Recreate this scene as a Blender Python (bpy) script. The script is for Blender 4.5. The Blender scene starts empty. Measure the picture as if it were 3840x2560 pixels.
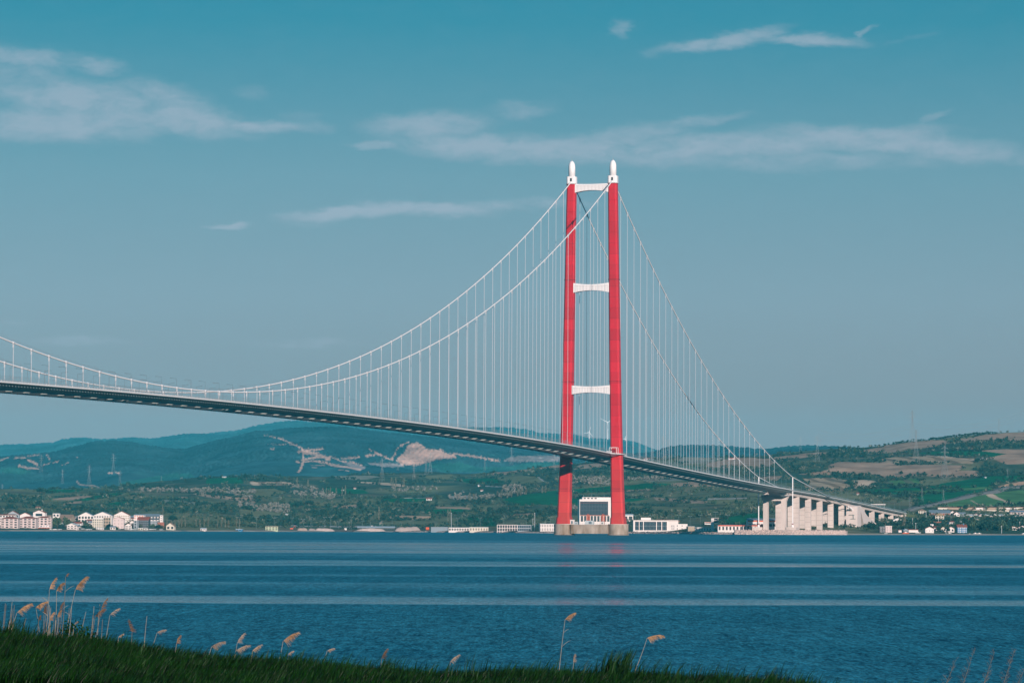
import bpy, math, random
import numpy as np
from mathutils import Vector, Matrix

# ------------------------------------------------------------------ camera, sky, sun, exposure
SC = bpy.context.scene
COL = SC.collection
F_PX, PITCH, ROLL, CAM_H = 13384.6, 0.05228, 0.00441, 5.5      # focal length in pixels of the 3840 px photograph
CAM = np.array([0.0, 0.0, CAM_H])
FW = np.array([0, math.cos(PITCH), math.sin(PITCH)])
R0 = np.array([1.0, 0, 0]); U0 = np.array([0, -math.sin(PITCH), math.cos(PITCH)])
RT = R0*math.cos(ROLL) + U0*math.sin(ROLL)
UP = -R0*math.sin(ROLL) + U0*math.cos(ROLL)
camd = bpy.data.cameras.new("camera")
cam = bpy.data.objects.new("camera", camd); COL.objects.link(cam)
camd.sensor_width = 36.0; camd.lens = F_PX/3840*36.0
camd.clip_start = 0.5; camd.clip_end = 120000
m = Matrix(((RT[0], UP[0], -FW[0], 0), (RT[1], UP[1], -FW[1], 0), (RT[2], UP[2], -FW[2], CAM_H), (0, 0, 0, 1)))
cam.matrix_world = m
SC.camera = cam
SC.view_settings.view_transform = 'Standard'; SC.view_settings.look = 'None'
SC.view_settings.exposure = 0.0; SC.view_settings.gamma = 1.0
SC.cycles.volume_bounces = 0
SC.cycles.max_bounces = 6
SC.cycles.caustics_reflective = False; SC.cycles.caustics_refractive = False

SUN_EL = math.radians(14.0); SUN_AZ = math.radians(159.5)      # azimuth clockwise from +Y
sl = bpy.data.lights.new("sun", 'SUN'); sl.energy = 5.0; sl.angle = math.radians(0.5); sl.color = (1.0, 0.86, 0.77)
so = bpy.data.objects.new("sun", sl); COL.objects.link(so)
sdir = Vector((math.sin(SUN_AZ)*math.cos(SUN_EL), math.cos(SUN_AZ)*math.cos(SUN_EL), math.sin(SUN_EL)))
so.rotation_euler = sdir.to_track_quat('Z', 'Y').to_euler(); so.location = (0, -50, 200)

def px_dir(px, py): return ((px-1920)/F_PX, (1980.4-py)/F_PX)

world = bpy.data.worlds.new("World"); SC.world = world; world.use_nodes = True
def build_world():
    nt = world.node_tree; N = nt.nodes; L = nt.links; N.clear()
    out = N.new('ShaderNodeOutputWorld'); bg = N.new('ShaderNodeBackground'); L.new(bg.outputs[0], out.inputs[0])
    sky = N.new('ShaderNodeTexSky'); sky.sky_type = 'NISHITA'; sky.sun_disc = False
    sky.sun_elevation = SUN_EL; sky.sun_rotation = SUN_AZ; sky.air_density = 1.0; sky.dust_density = 0.6; sky.ozone_density = 1.5
    bg.inputs[1].default_value = 0.11
    tc = N.new('ShaderNodeTexCoord'); sep = N.new('ShaderNodeSeparateXYZ'); L.new(tc.outputs['Generated'], sep.inputs[0])
    # teal atmosphere: a filter on the sky by height above the horizon
    ramp = N.new('ShaderNodeValToRGB'); cr = ramp.color_ramp
    pts = [(0.0, (0.22, 0.195, 0.205)), (0.036, (0.225, 0.225, 0.240)), (0.064, (0.210, 0.285, 0.335)), (0.0976, (0.147, 0.284, 0.353)), (0.142, (0.037, 0.234, 0.332)),
           (0.25, (0.016, 0.195, 0.34)), (0.6, (0.012, 0.165, 0.33)), (1.0, (0.014, 0.165, 0.33))]
    while len(cr.elements) < len(pts): cr.elements.new(0.5)
    for e, (p, c) in zip(cr.elements, pts): e.position = p; e.color = (*c, 1)
    L.new(sep.outputs[2], ramp.inputs[0])
    # normalise the Nishita sky to its mean brightness, keep its variation
    bw = N.new('ShaderNodeRGBToBW'); L.new(sky.outputs[0], bw.inputs[0])
    mixs = N.new('ShaderNodeMath'); mixs.operation = 'POWER'; L.new(bw.outputs[0], mixs.inputs[0]); mixs.inputs[1].default_value = 0.25
    mul = N.new('ShaderNodeVectorMath'); mul.operation = 'SCALE'; L.new(ramp.outputs[0], mul.inputs[0]); L.new(mixs.outputs[0], mul.inputs['Scale'])
    sc2 = N.new('ShaderNodeVectorMath'); sc2.operation = 'SCALE'; L.new(mul.outputs[0], sc2.inputs[0]); sc2.inputs['Scale'].default_value = 6.6
    # clouds at infinity, by direction
    dv = N.new('ShaderNodeMath'); dv.operation = 'DIVIDE'; L.new(sep.outputs[0], dv.inputs[0]); L.new(sep.outputs[1], dv.inputs[1])
    dw = N.new('ShaderNodeMath'); dw.operation = 'DIVIDE'; L.new(sep.outputs[2], dw.inputs[0]); L.new(sep.outputs[1], dw.inputs[1])
    uv = N.new('ShaderNodeCombineXYZ'); L.new(dv.outputs[0], uv.inputs[0]); L.new(dw.outputs[0], uv.inputs[1])
    # warp so that the cloud edges curl
    nz = N.new('ShaderNodeTexNoise'); nz.inputs['Scale'].default_value = 60; nz.inputs['Detail'].default_value = 8; nz.inputs['Roughness'].default_value = .62
    mp = N.new('ShaderNodeMapping'); mp.inputs['Scale'].default_value = (1, 2.6, 1); L.new(uv.outputs[0], mp.inputs[0]); L.new(mp.outputs[0], nz.inputs['Vector'])
    sub = N.new('ShaderNodeVectorMath'); sub.operation = 'SUBTRACT'; L.new(nz.outputs['Color'], sub.inputs[0]); sub.inputs[1].default_value = (.5, .5, .5)
    wm = N.new('ShaderNodeVectorMath'); wm.operation = 'MULTIPLY'; L.new(sub.outputs[0], wm.inputs[0]); wm.inputs[1].default_value = (0.015, 0.0060, 0)
    wuv = N.new('ShaderNodeVectorMath'); wuv.operation = 'ADD'; L.new(uv.outputs[0], wuv.inputs[0]); L.new(wm.outputs[0], wuv.inputs[1])
    cl = [(230, 470, 520, 60, 0, 1.0), (300, 385, 430, 85, 8, .85), (60, 300, 300, 120, 0, .5), (60, 215, 330, 38, 6, .8), (330, 245, 180, 40, 10, .6), (600, 360, 230, 60, 12, .7),
          (700, 455, 330, 50, 6, .9), (960, 474, 300, 26, 0, .85), (1110, 440, 110, 40, 0, .3), (940, 350, 80, 32, 0, .35),
          (1400, 537, 90, 15, 0, .75), (1600, 470, 280, 52, -2, .8), (1800, 545, 430, 52, 4, 1.0), (1950, 405, 170, 38, -6, .55), (2130, 560, 420, 45, 0, .85),
          (2330, 500, 330, 38, -8, .7), (2600, 445, 230, 22, -8, .6), (2600, 545, 420, 50, -3, .9), (2900, 525, 330, 55, -4, .8), (3180, 500, 480, 38, -1, 1.0),
          (3450, 535, 420, 42, 4, .85), (3620, 570, 420, 34, 4, .6), (2900, 590, 1000, 40, 0, .55), (3500, 430, 90, 18, -30, .45),
          (2680, 150, 270, 26, -6, .9), (2850, 115, 150, 28, -14, .7), (3080, 142, 210, 20, 3, .8), (2960, 132, 220, 20, 0, .8), (3250, 110, 52, 15, -38, .6), (2320, 92, 60, 36, 0, .5), (3430, 135, 150, 12, -14, .25), (2450, 190, 60, 20, 0, .3),
          (1330, 800, 340, 24, -5, .9), (1600, 785, 320, 24, 2, .9), (1850, 775, 220, 22, 0, .6), (2050, 755, 210, 16, 0, .55), (850, 850, 95, 11, 0, .7), (1180, 840, 120, 18, -5, .4),
          (1150, 1285, 260, 20, 0, .35), (250, 1290, 340, 20, 0, .4), (60, 1215, 170, 14, 0, .25)]
    last = None
    for (x, y, rx, ry, ang, st) in cl:
        st = min(1.0, st*1.12)
        u, v = px_dir(x, y)
        mm = N.new('ShaderNodeMapping'); mm.vector_type = 'TEXTURE'
        mm.inputs['Location'].default_value = (u, v, 0); mm.inputs['Rotation'].default_value = (0, 0, math.radians(-ang))
        mm.inputs['Scale'].default_value = (rx*1.25/F_PX, ry*1.65/F_PX, 1); L.new(wuv.outputs[0], mm.inputs[0])
        ln = N.new('ShaderNodeVectorMath'); ln.operation = 'LENGTH'; L.new(mm.outputs[0], ln.inputs[0])
        mr = N.new('ShaderNodeMapRange'); mr.interpolation_type = 'SMOOTHSTEP'; L.new(ln.outputs['Value'], mr.inputs['Value'])
        mr.inputs['From Min'].default_value = 1.1; mr.inputs['From Max'].default_value = 0.1; mr.inputs['To Min'].default_value = 0; mr.inputs['To Max'].default_value = st
        if last is None: last = mr.outputs[0]
        else:
            mx = N.new('ShaderNodeMath'); mx.operation = 'SMOOTH_MAX'; mx.inputs[2].default_value = 0.15; L.new(last, mx.inputs[0]); L.new(mr.outputs[0], mx.inputs[1]); last = mx.outputs[0]
    n2 = N.new('ShaderNodeTexNoise'); n2.inputs['Scale'].default_value = 90; n2.inputs['Detail'].default_value = 7; n2.inputs['Roughness'].default_value = .58
    mp2 = N.new('ShaderNodeMapping'); mp2.inputs['Scale'].default_value = (1, 2.2, 1); mp2.inputs['Rotation'].default_value = (0, 0, .05); L.new(wuv.outputs[0], mp2.inputs[0]); L.new(mp2.outputs[0], n2.inputs['Vector'])
    nm = N.new('ShaderNodeMapRange'); L.new(n2.outputs[0], nm.inputs[0]); nm.inputs['From Min'].default_value = .25; nm.inputs['From Max'].default_value = .72; nm.inputs['To Min'].default_value = .42; nm.inputs['To Max'].default_value = 1.28
    dn = N.new('ShaderNodeMath'); dn.operation = 'MULTIPLY'; L.new(last, dn.inputs[0]); L.new(nm.outputs[0], dn.inputs[1])
    d2 = N.new('ShaderNodeMapRange'); d2.interpolation_type = 'SMOOTHSTEP'; L.new(dn.outputs[0], d2.inputs[0])
    d2.inputs['From Min'].default_value = .0; d2.inputs['From Max'].default_value = 1.05; d2.inputs['To Min'].default_value = 0; d2.inputs['To Max'].default_value = .62
    fy = N.new('ShaderNodeMath'); fy.operation = 'GREATER_THAN'; fy.inputs[1].default_value = 0.2; L.new(sep.outputs[1], fy.inputs[0])
    fz = N.new('ShaderNodeMath'); fz.operation = 'MULTIPLY'; L.new(fy.outputs[0], fz.inputs[0]); L.new(d2.outputs[0], fz.inputs[1])
    mix = N.new('ShaderNodeMix'); mix.data_type = 'RGBA'; L.new(fz.outputs[0], mix.inputs['Factor']); L.new(sc2.outputs[0], mix.inputs['A'])
    mix.inputs['B'].default_value = (3.7, 4.2, 5.0, 1)
    L.new(mix.outputs['Result'], bg.inputs[0])
build_world()

# ------------------------------------------------------------------ helpers
rnd = random.Random(7)
rng = np.random.default_rng(11)

def ray(px, py): return FW*F_PX + RT*(px-1920) - UP*(py-1280)
def at(px, py, Y):
    d = ray(px, py); return CAM + d*(Y/d[1])
def project(P):
    P = np.asarray(P, float); d = P - CAM; z = d@FW
    return 1920 + F_PX*(d@RT)/z, 1280 - F_PX*(d@UP)/z
def mpp(Y): return Y/F_PX           # metres per photograph pixel at depth Y

def mat(name, col, rough=.7, spec=.3, noise=None, metallic=0.0, bump=None):
    """principled material; noise = (scale, amount, second colour)"""
    m = bpy.data.materials.new(name); m.use_nodes = True
    nt = m.node_tree; N = nt.nodes; L = nt.links; b = N['Principled BSDF']
    b.inputs['Base Color'].default_value = (*col, 1); b.inputs['Roughness'].default_value = rough
    b.inputs['Specular IOR Level'].default_value = spec; b.inputs['Metallic'].default_value = metallic
    if noise:
        tc = N.new('ShaderNodeTexCoord'); n = N.new('ShaderNodeTexNoise'); n.inputs['Scale'].default_value = noise[0]; n.inputs['Detail'].default_value = 5
        mp = N.new('ShaderNodeMapping'); L.new(tc.outputs['Object'], mp.inputs[0])
        if len(noise) > 3: mp.inputs['Scale'].default_value = noise[3]
        L.new(mp.outputs[0], n.inputs['Vector'])
        mr = N.new('ShaderNodeMapRange'); L.new(n.outputs[0], mr.inputs[0]); mr.inputs[1].default_value = .35; mr.inputs[2].default_value = .7; mr.inputs[4].default_value = noise[1]
        mx = N.new('ShaderNodeMix'); mx.data_type = 'RGBA'; L.new(mr.outputs[0], mx.inputs['Factor'])
        mx.inputs['A'].default_value = (*col, 1); mx.inputs['B'].default_value = (*noise[2], 1); L.new(mx.outputs['Result'], b.inputs['Base Color'])
    return m

M = {}
M['red'] = mat('red_paint', (.60, .010, .028), .5, .3, (.08, .7, (.46, .016, .024)))
M['redline'] = mat('dark_red_paint', (.22, .012, .02), .6)
M['white'] = mat('white_paint', (.86, .82, .82), .45, .3, (.3, .3, (.74, .70, .70)))
M['rib'] = mat('rib_grey', (.52, .48, .48), .6)  # greyer tone for the stiffener ribs of the cross beams
M['cable'] = mat('cable_white', (.84, .80, .80), .45, .3)
M['hanger'] = mat('hanger_grey', (.56, .57, .60), .45, .3)
M['clampdark'] = mat('socket_dark', (.10, .13, .15), .5)
M['girder'] = mat('girder_grey_paint', (.115, .17, .165), .5, .3, (.15, .4, (.085, .13, .13)))
M['girderlit'] = mat('sunlit_girder_tone', (.30, .32, .31), .5); M['litweb'] = mat('sunlit_web_tone', (.40, .44, .43), .5)  # paler tones stand for sunlight falling through the gap between the boxes
M['edge'] = mat('deck_edge_paint', (.72, .70, .70), .5)
M['asphalt'] = mat('asphalt', (.05, .05, .052), .9)
M['rail'] = mat('galvanised_steel', (.30, .36, .38), .5, .4)
M['railpost'] = mat('galvanised_post', (.24, .30, .33), .5, .4)
M['conc'] = mat('concrete', (.70, .585, .54), .9, .1, (.10, .9, (.54, .455, .42), (1, 1, .4)))
M['concpier'] = mat('stained_concrete', (.47, .39, .33), .9, .1, (.16, 1.0, (.17, .11, .065), (1, 1, .35)))
M['concdark'] = mat('joint_concrete', (.30, .25, .23), .9)
M['dark'] = mat('dark_opening', (.02, .03, .035), .5)
M['steel'] = mat('lattice_steel', (.26, .27, .28), .6)
M['lampmetal'] = mat('lamp_steel', (.13, .18, .21), .5)
M['glassblue'] = mat('blue_glass', (.006, .022, .040), .35, .2)
M['glass'] = mat('window_glass', (.02, .03, .04), .3, .25)
M['wall'] = mat('white_render', (.78, .69, .66), .9, .1, (.2, .5, (.70, .61, .58)))
M['wallpink'] = mat('pink_render', (.66, .52, .50), .9, .1, (.2, .5, (.58, .46, .44)))
M['wallcream'] = mat('cream_render', (.66, .58, .49), .9, .1, (.2, .5, (.58, .50, .42)))
M['wallgrey'] = mat('grey_render', (.36, .38, .41), .9, .1, (.2, .5, (.30, .32, .35)))
M['walldark'] = mat('dark_cladding', (.05, .06, .075), .7)
M['wallblue'] = mat('blue_render', (.08, .24, .42), .8)
M['wallbrick'] = mat('brick_wall', (.36, .13, .09), .9, .1, (.5, .5, (.28, .11, .08)))
M['walltan'] = mat('tan_render', (.38, .29, .22), .9)
M['wallgreen'] = mat('green_render', (.42, .46, .32), .9)
M['rooftile'] = mat('red_tiles', (.28, .085, .06), .85, .1, (.4, .6, (.20, .07, .055)))
M['rooftan'] = mat('tan_tiles', (.44, .30, .16), .85)
M['roofgrey'] = mat('grey_sheet', (.22, .26, .30), .6, .3)
M['roofpale'] = mat('pale_sheet', (.50, .54, .57), .6, .3)
M['roofbrown'] = mat('brown_tiles', (.28, .18, .13), .85)
M['orange'] = mat('orange_paint', (.62, .10, .035), .6)
M['trunk'] = mat('bark', (.09, .065, .05), .9)
M['boathull'] = mat('boat_white', (.7, .68, .68), .4)
M['bargehull'] = mat('barge_hull', (.045, .045, .05), .7)
M['rock'] = mat('armour_rock', (.62, .47, .42), .9, .1, (.35, .8, (.42, .32, .29)))
M['gravel'] = mat('gravel', (.44, .34, .31), .9, .1, (.2, .8, (.32, .26, .24)))
M['earth'] = mat('earth', (.50, .34, .27), .9, .1, (.2, .8, (.36, .27, .23)))

def paint_lifts():
    m = M['red']; nt = m.node_tree; N = nt.nodes; L = nt.links; b = N['Principled BSDF']; src = b.inputs['Base Color'].links[0].from_socket
    g_ = N.new('ShaderNodeNewGeometry'); sp = N.new('ShaderNodeSeparateXYZ'); L.new(g_.outputs['Position'], sp.inputs[0])
    dv = N.new('ShaderNodeMath'); dv.operation = 'DIVIDE'; L.new(sp.outputs[2], dv.inputs[0]); dv.inputs[1].default_value = 9.6
    fl = N.new('ShaderNodeMath'); fl.operation = 'FLOOR'; L.new(dv.outputs[0], fl.inputs[0]); wn = N.new('ShaderNodeTexWhiteNoise'); wn.noise_dimensions = '1D'; L.new(fl.outputs[0], wn.inputs['W'])
    mr = N.new('ShaderNodeMapRange'); L.new(wn.outputs[0], mr.inputs[0]); mr.inputs[3].default_value = .86; mr.inputs[4].default_value = 1.10
    fr = N.new('ShaderNodeMath'); fr.operation = 'FRACT'; L.new(dv.outputs[0], fr.inputs[0]); ls = N.new('ShaderNodeMath'); ls.operation = 'GREATER_THAN'; L.new(fr.outputs[0], ls.inputs[0]); ls.inputs[1].default_value = .05
    l2 = N.new('ShaderNodeMapRange'); L.new(ls.outputs[0], l2.inputs[0]); l2.inputs[3].default_value = .78; l2.inputs[4].default_value = 1
    mu = N.new('ShaderNodeMath'); mu.operation = 'MULTIPLY'; L.new(mr.outputs[0], mu.inputs[0]); L.new(l2.outputs[0], mu.inputs[1])
    # weathering: faded and chalky lower down
    hz_ = N.new('ShaderNodeMapRange'); L.new(sp.outputs[2], hz_.inputs[0]); hz_.inputs[1].default_value = 95; hz_.inputs[2].default_value = 15; hz_.inputs[3].default_value = 0; hz_.inputs[4].default_value = .55
    nn = N.new('ShaderNodeTexNoise'); nn.inputs['Scale'].default_value = .12; nn.inputs['Detail'].default_value = 6; L.new(g_.outputs['Position'], nn.inputs['Vector']); m3 = N.new('ShaderNodeMath'); m3.operation = 'MULTIPLY'; L.new(hz_.outputs[0], m3.inputs[0]); L.new(nn.outputs[0], m3.inputs[1])
    mx = N.new('ShaderNodeMix'); mx.data_type = 'RGBA'; L.new(m3.outputs[0], mx.inputs['Factor']); L.new(src, mx.inputs['A']); mx.inputs['B'].default_value = (.62, .13, .08, 1)
    sc_ = N.new('ShaderNodeVectorMath'); sc_.operation = 'SCALE'; L.new(mx.outputs['Result'], sc_.inputs[0]); L.new(mu.outputs[0], sc_.inputs['Scale']); L.new(sc_.outputs[0], b.inputs['Base Color'])
paint_lifts()
def leafmat(name, a, b, rough=.8, scale=.08, lo=.4, hi=1.4):
    m = bpy.data.materials.new(name); m.use_nodes = True
    nt = m.node_tree; N = nt.nodes; L = nt.links; p = N['Principled BSDF']
    g = N.new('ShaderNodeNewGeometry'); tn = N.new('ShaderNodeTexNoise'); tn.inputs['Scale'].default_value = scale; tn.inputs['Detail'].default_value = 3
    L.new(g.outputs['Position'], tn.inputs['Vector'])
    rp = N.new('ShaderNodeMath'); rp.operation = 'ADD'; L.new(g.outputs['Random Per Island'], rp.inputs[0]); L.new(tn.outputs[0], rp.inputs[1])
    mr = N.new('ShaderNodeMapRange'); L.new(rp.outputs[0], mr.inputs[0]); mr.inputs[1].default_value = lo; mr.inputs[2].default_value = hi
    mx = N.new('ShaderNodeMix'); mx.data_type = 'RGBA'; L.new(mr.outputs[0], mx.inputs['Factor'])
    mx.inputs['A'].default_value = (*a, 1); mx.inputs['B'].default_value = (*b, 1); L.new(mx.outputs['Result'], p.inputs['Base Color'])
    p.inputs['Roughness'].default_value = rough; p.inputs['Specular IOR Level'].default_value = .15
    return m
M['leafdark'] = leafmat('dark_foliage', (.006, .026, .021), (.026, .062, .042))
M['leafmid'] = leafmat('mid_foliage', (.03, .07, .042), (.09, .125, .07))
M['leafpale'] = leafmat('blossom_foliage', (.11, .115, .095), (.29, .26, .235))
M['leafbare'] = leafmat('bare_twigs', (.10, .105, .08), (.21, .205, .155))
M['leafscrub'] = leafmat('scrub_foliage', (.012, .038, .026), (.075, .10, .058), scale=.012)
M['leaflawn'] = leafmat('shaded_blade_green', (.0005, .0065, .0012), (.013, .080, .008), .45, .9, .85, 1.75)  # blade colours darkened to stand in for shade over the bank
M['blade_tall'] = leafmat('reed_leaf_green', (.0015, .014, .003), (.008, .045, .009), .5, .9)
M['plume'] = leafmat('reed_plume', (.15, .08, .04), (.48, .29, .165), .9, 9)
M['plumedark'] = leafmat('reed_plume_dark', (.05, .035, .025), (.20, .11, .065), .9, 3)
M['plumepale'] = leafmat('reed_plume_pale', (.17, .125, .095), (.36, .27, .21), .9, 3)
M['stem'] = leafmat('reed_stem', (.16, .14, .11), (.33, .28, .23), .7, 2)
M['dry'] = leafmat('dry_twig', (.10, .08, .065), (.20, .165, .13), .9, 2)

class MB:
    def __init__(s): s.v = []; s.f = []
    def add(s, vs, fs):
        o = len(s.v); s.v += [tuple(map(float, v)) for v in vs]; s.f += [tuple(i+o for i in f) for f in fs]
    def box(s, x0, x1, y0, y1, z0, z1):
        s.add([(x0, y0, z0), (x1, y0, z0), (x1, y1, z0), (x0, y1, z0), (x0, y0, z1), (x1, y0, z1), (x1, y1, z1), (x0, y1, z1)],
              [(0, 3, 2, 1), (4, 5, 6, 7), (0, 1, 5, 4), (1, 2, 6, 5), (2, 3, 7, 6), (3, 0, 4, 7)])
    def bar(s, p, q, w, n=4, w2=None):
        p = Vector(p); q = Vector(q); d = (q-p)
        if d.length < 1e-6: return
        d.normalize(); a = Vector((0, 0, 1)) if abs(d.z) < .9 else Vector((1, 0, 0))
        u = d.cross(a).normalized(); v = d.cross(u); w2 = w if w2 is None else w2; vs = []
        for c, r in ((p, w), (q, w2)):
            for i in range(n):
                t = 2*math.pi*(i+.5)/n; vs.append(c + (u*math.cos(t)+v*math.sin(t))*r)
        s.add(vs, [tuple(range(n-1, -1, -1)), tuple(range(n, 2*n))] + [(i, (i+1) % n, n+(i+1) % n, n+i) for i in range(n)])
    def tube(s, pts, r, n=8):
        vs = []
        for i, p in enumerate(pts):
            p = Vector(p); a = Vector(pts[max(i-1, 0)]); b = Vector(pts[min(i+1, len(pts)-1)]); d = (b-a).normalized()
            k = Vector((0, 0, 1)) if abs(d.z) < .95 else Vector((1, 0, 0)); u = d.cross(k).normalized(); v = d.cross(u)
            rr = r[i] if hasattr(r, '__len__') else r
            for j in range(n):
                t = 2*math.pi*j/n; vs.append(p + (u*math.cos(t)+v*math.sin(t))*rr)
        fs = [(i*n+j, i*n+(j+1) % n, (i+1)*n+(j+1) % n, (i+1)*n+j) for i in range(len(pts)-1) for j in range(n)]
        fs += [tuple(range(n-1, -1, -1)), tuple(range((len(pts)-1)*n, len(pts)*n))]
        s.add(vs, fs)
    def loft(s, rings, cap=True):
        n = len(rings[0]); vs = [p for r in rings for p in r]
        fs = [(i*n+j, i*n+(j+1) % n, (i+1)*n+(j+1) % n, (i+1)*n+j) for i in range(len(rings)-1) for j in range(n)]
        if cap: fs += [tuple(range(n-1, -1, -1)), tuple(range((len(rings)-1)*n, len(rings)*n))]
        s.add(vs, fs)
    def build(s, name, m, parent=None, smooth=False):
        me = bpy.data.meshes.new(name); me.from_pydata(s.v, [], s.f); me.update(); me.materials.append(m)
        if smooth: me.polygons.foreach_set('use_smooth', [True]*len(me.polygons))
        return link(name, me, parent)
def link(name, me, parent=None):
    o = bpy.data.objects.new(name, me); COL.objects.link(o)
    if parent is not None: o.parent = parent
    return o
def np_mesh(name, V, Fq, m, parent=None, k=4, smooth=False):
    me = bpy.data.meshes.new(name); nf = len(Fq)
    me.vertices.add(len(V)); me.vertices.foreach_set('co', np.asarray(V, np.float32).ravel())
    me.loops.add(nf*k); me.loops.foreach_set('vertex_index', np.asarray(Fq, np.int32).ravel())
    me.polygons.add(nf); me.polygons.foreach_set('loop_start', np.arange(0, nf*k, k, dtype=np.int32))
    if smooth: me.polygons.foreach_set('use_smooth', np.ones(nf, bool))
    me.update(calc_edges=True); me.materials.append(m)
    return link(name, me, parent)
def tag(o, label=None, cat=None, group=None, kind=None):
    if label: o['label'] = label
    if cat: o['category'] = cat
    if group: o['group'] = group
    if kind: o['kind'] = kind
    return o
def thing(name, label, cat, loc=(0, 0, 0), rz=0, group=None):
    o = bpy.data.objects.new(name, None); COL.objects.link(o); o.location = loc; o.rotation_euler = (0, 0, rz); o.empty_display_size = .1
    return tag(o, label, cat, group)
def dup(root, loc, rz=None, label=None, group=None, scale=None):
    r = root.copy(); COL.objects.link(r); r.location = loc
    if rz is not None: r.rotation_euler = (0, 0, rz)
    if scale is not None: r.scale = scale
    if label: r['label'] = label
    if group: r['group'] = group
    for ch in list(root.children):
        c = ch.copy(); COL.objects.link(c); c.parent = r
        for g in list(ch.children):
            d = g.copy(); COL.objects.link(d); d.parent = c
    return r

def vnoise(x, y, seed=0):
    r = np.random.default_rng(seed); T = r.random((256, 256))
    xi = np.floor(x).astype(int); yi = np.floor(y).astype(int); fx = x-xi; fy = y-yi
    fx = fx*fx*(3-2*fx); fy = fy*fy*(3-2*fy)
    a = T[xi % 256, yi % 256]; b = T[(xi+1) % 256, yi % 256]; c = T[xi % 256, (yi+1) % 256]; d = T[(xi+1) % 256, (yi+1) % 256]
    return (a*(1-fx)+b*fx)*(1-fy)+(c*(1-fx)+d*fx)*fy
def fbm(x, y, o=4, seed=0):
    s = 0; a = .5; t = 0
    for i in range(o): s = s+a*vnoise(x*2**i+17*i, y*2**i+31*i, seed+i); t += a; a *= .5
    return s/t
def inpoly(px, py, poly):
    c = np.zeros(px.shape, bool); n = len(poly)
    for i in range(n):
        x1, y1 = poly[i]; x2, y2 = poly[(i+1) % n]
        if y1 == y2: continue
        k = ((y1 > py) != (y2 > py)) & (px < (x2-x1)*(py-y1)/(y2-y1)+x1); c ^= k
    return c
def nearline(px, py, pts, w):
    c = np.zeros(px.shape, bool)
    for (x1, y1), (x2, y2) in zip(pts, pts[1:]):
        dx, dy = x2-x1, y2-y1; t = np.clip(((px-x1)*dx+(py-y1)*dy)/(dx*dx+dy*dy+1e-9), 0, 1)
        c |= (px-x1-t*dx)**2+(py-y1-t*dy)**2 < (w/2)**2
    return c
def O(ox, oy, s, pts): return [(ox+x*s, oy+y*s) for x, y in pts]

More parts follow.
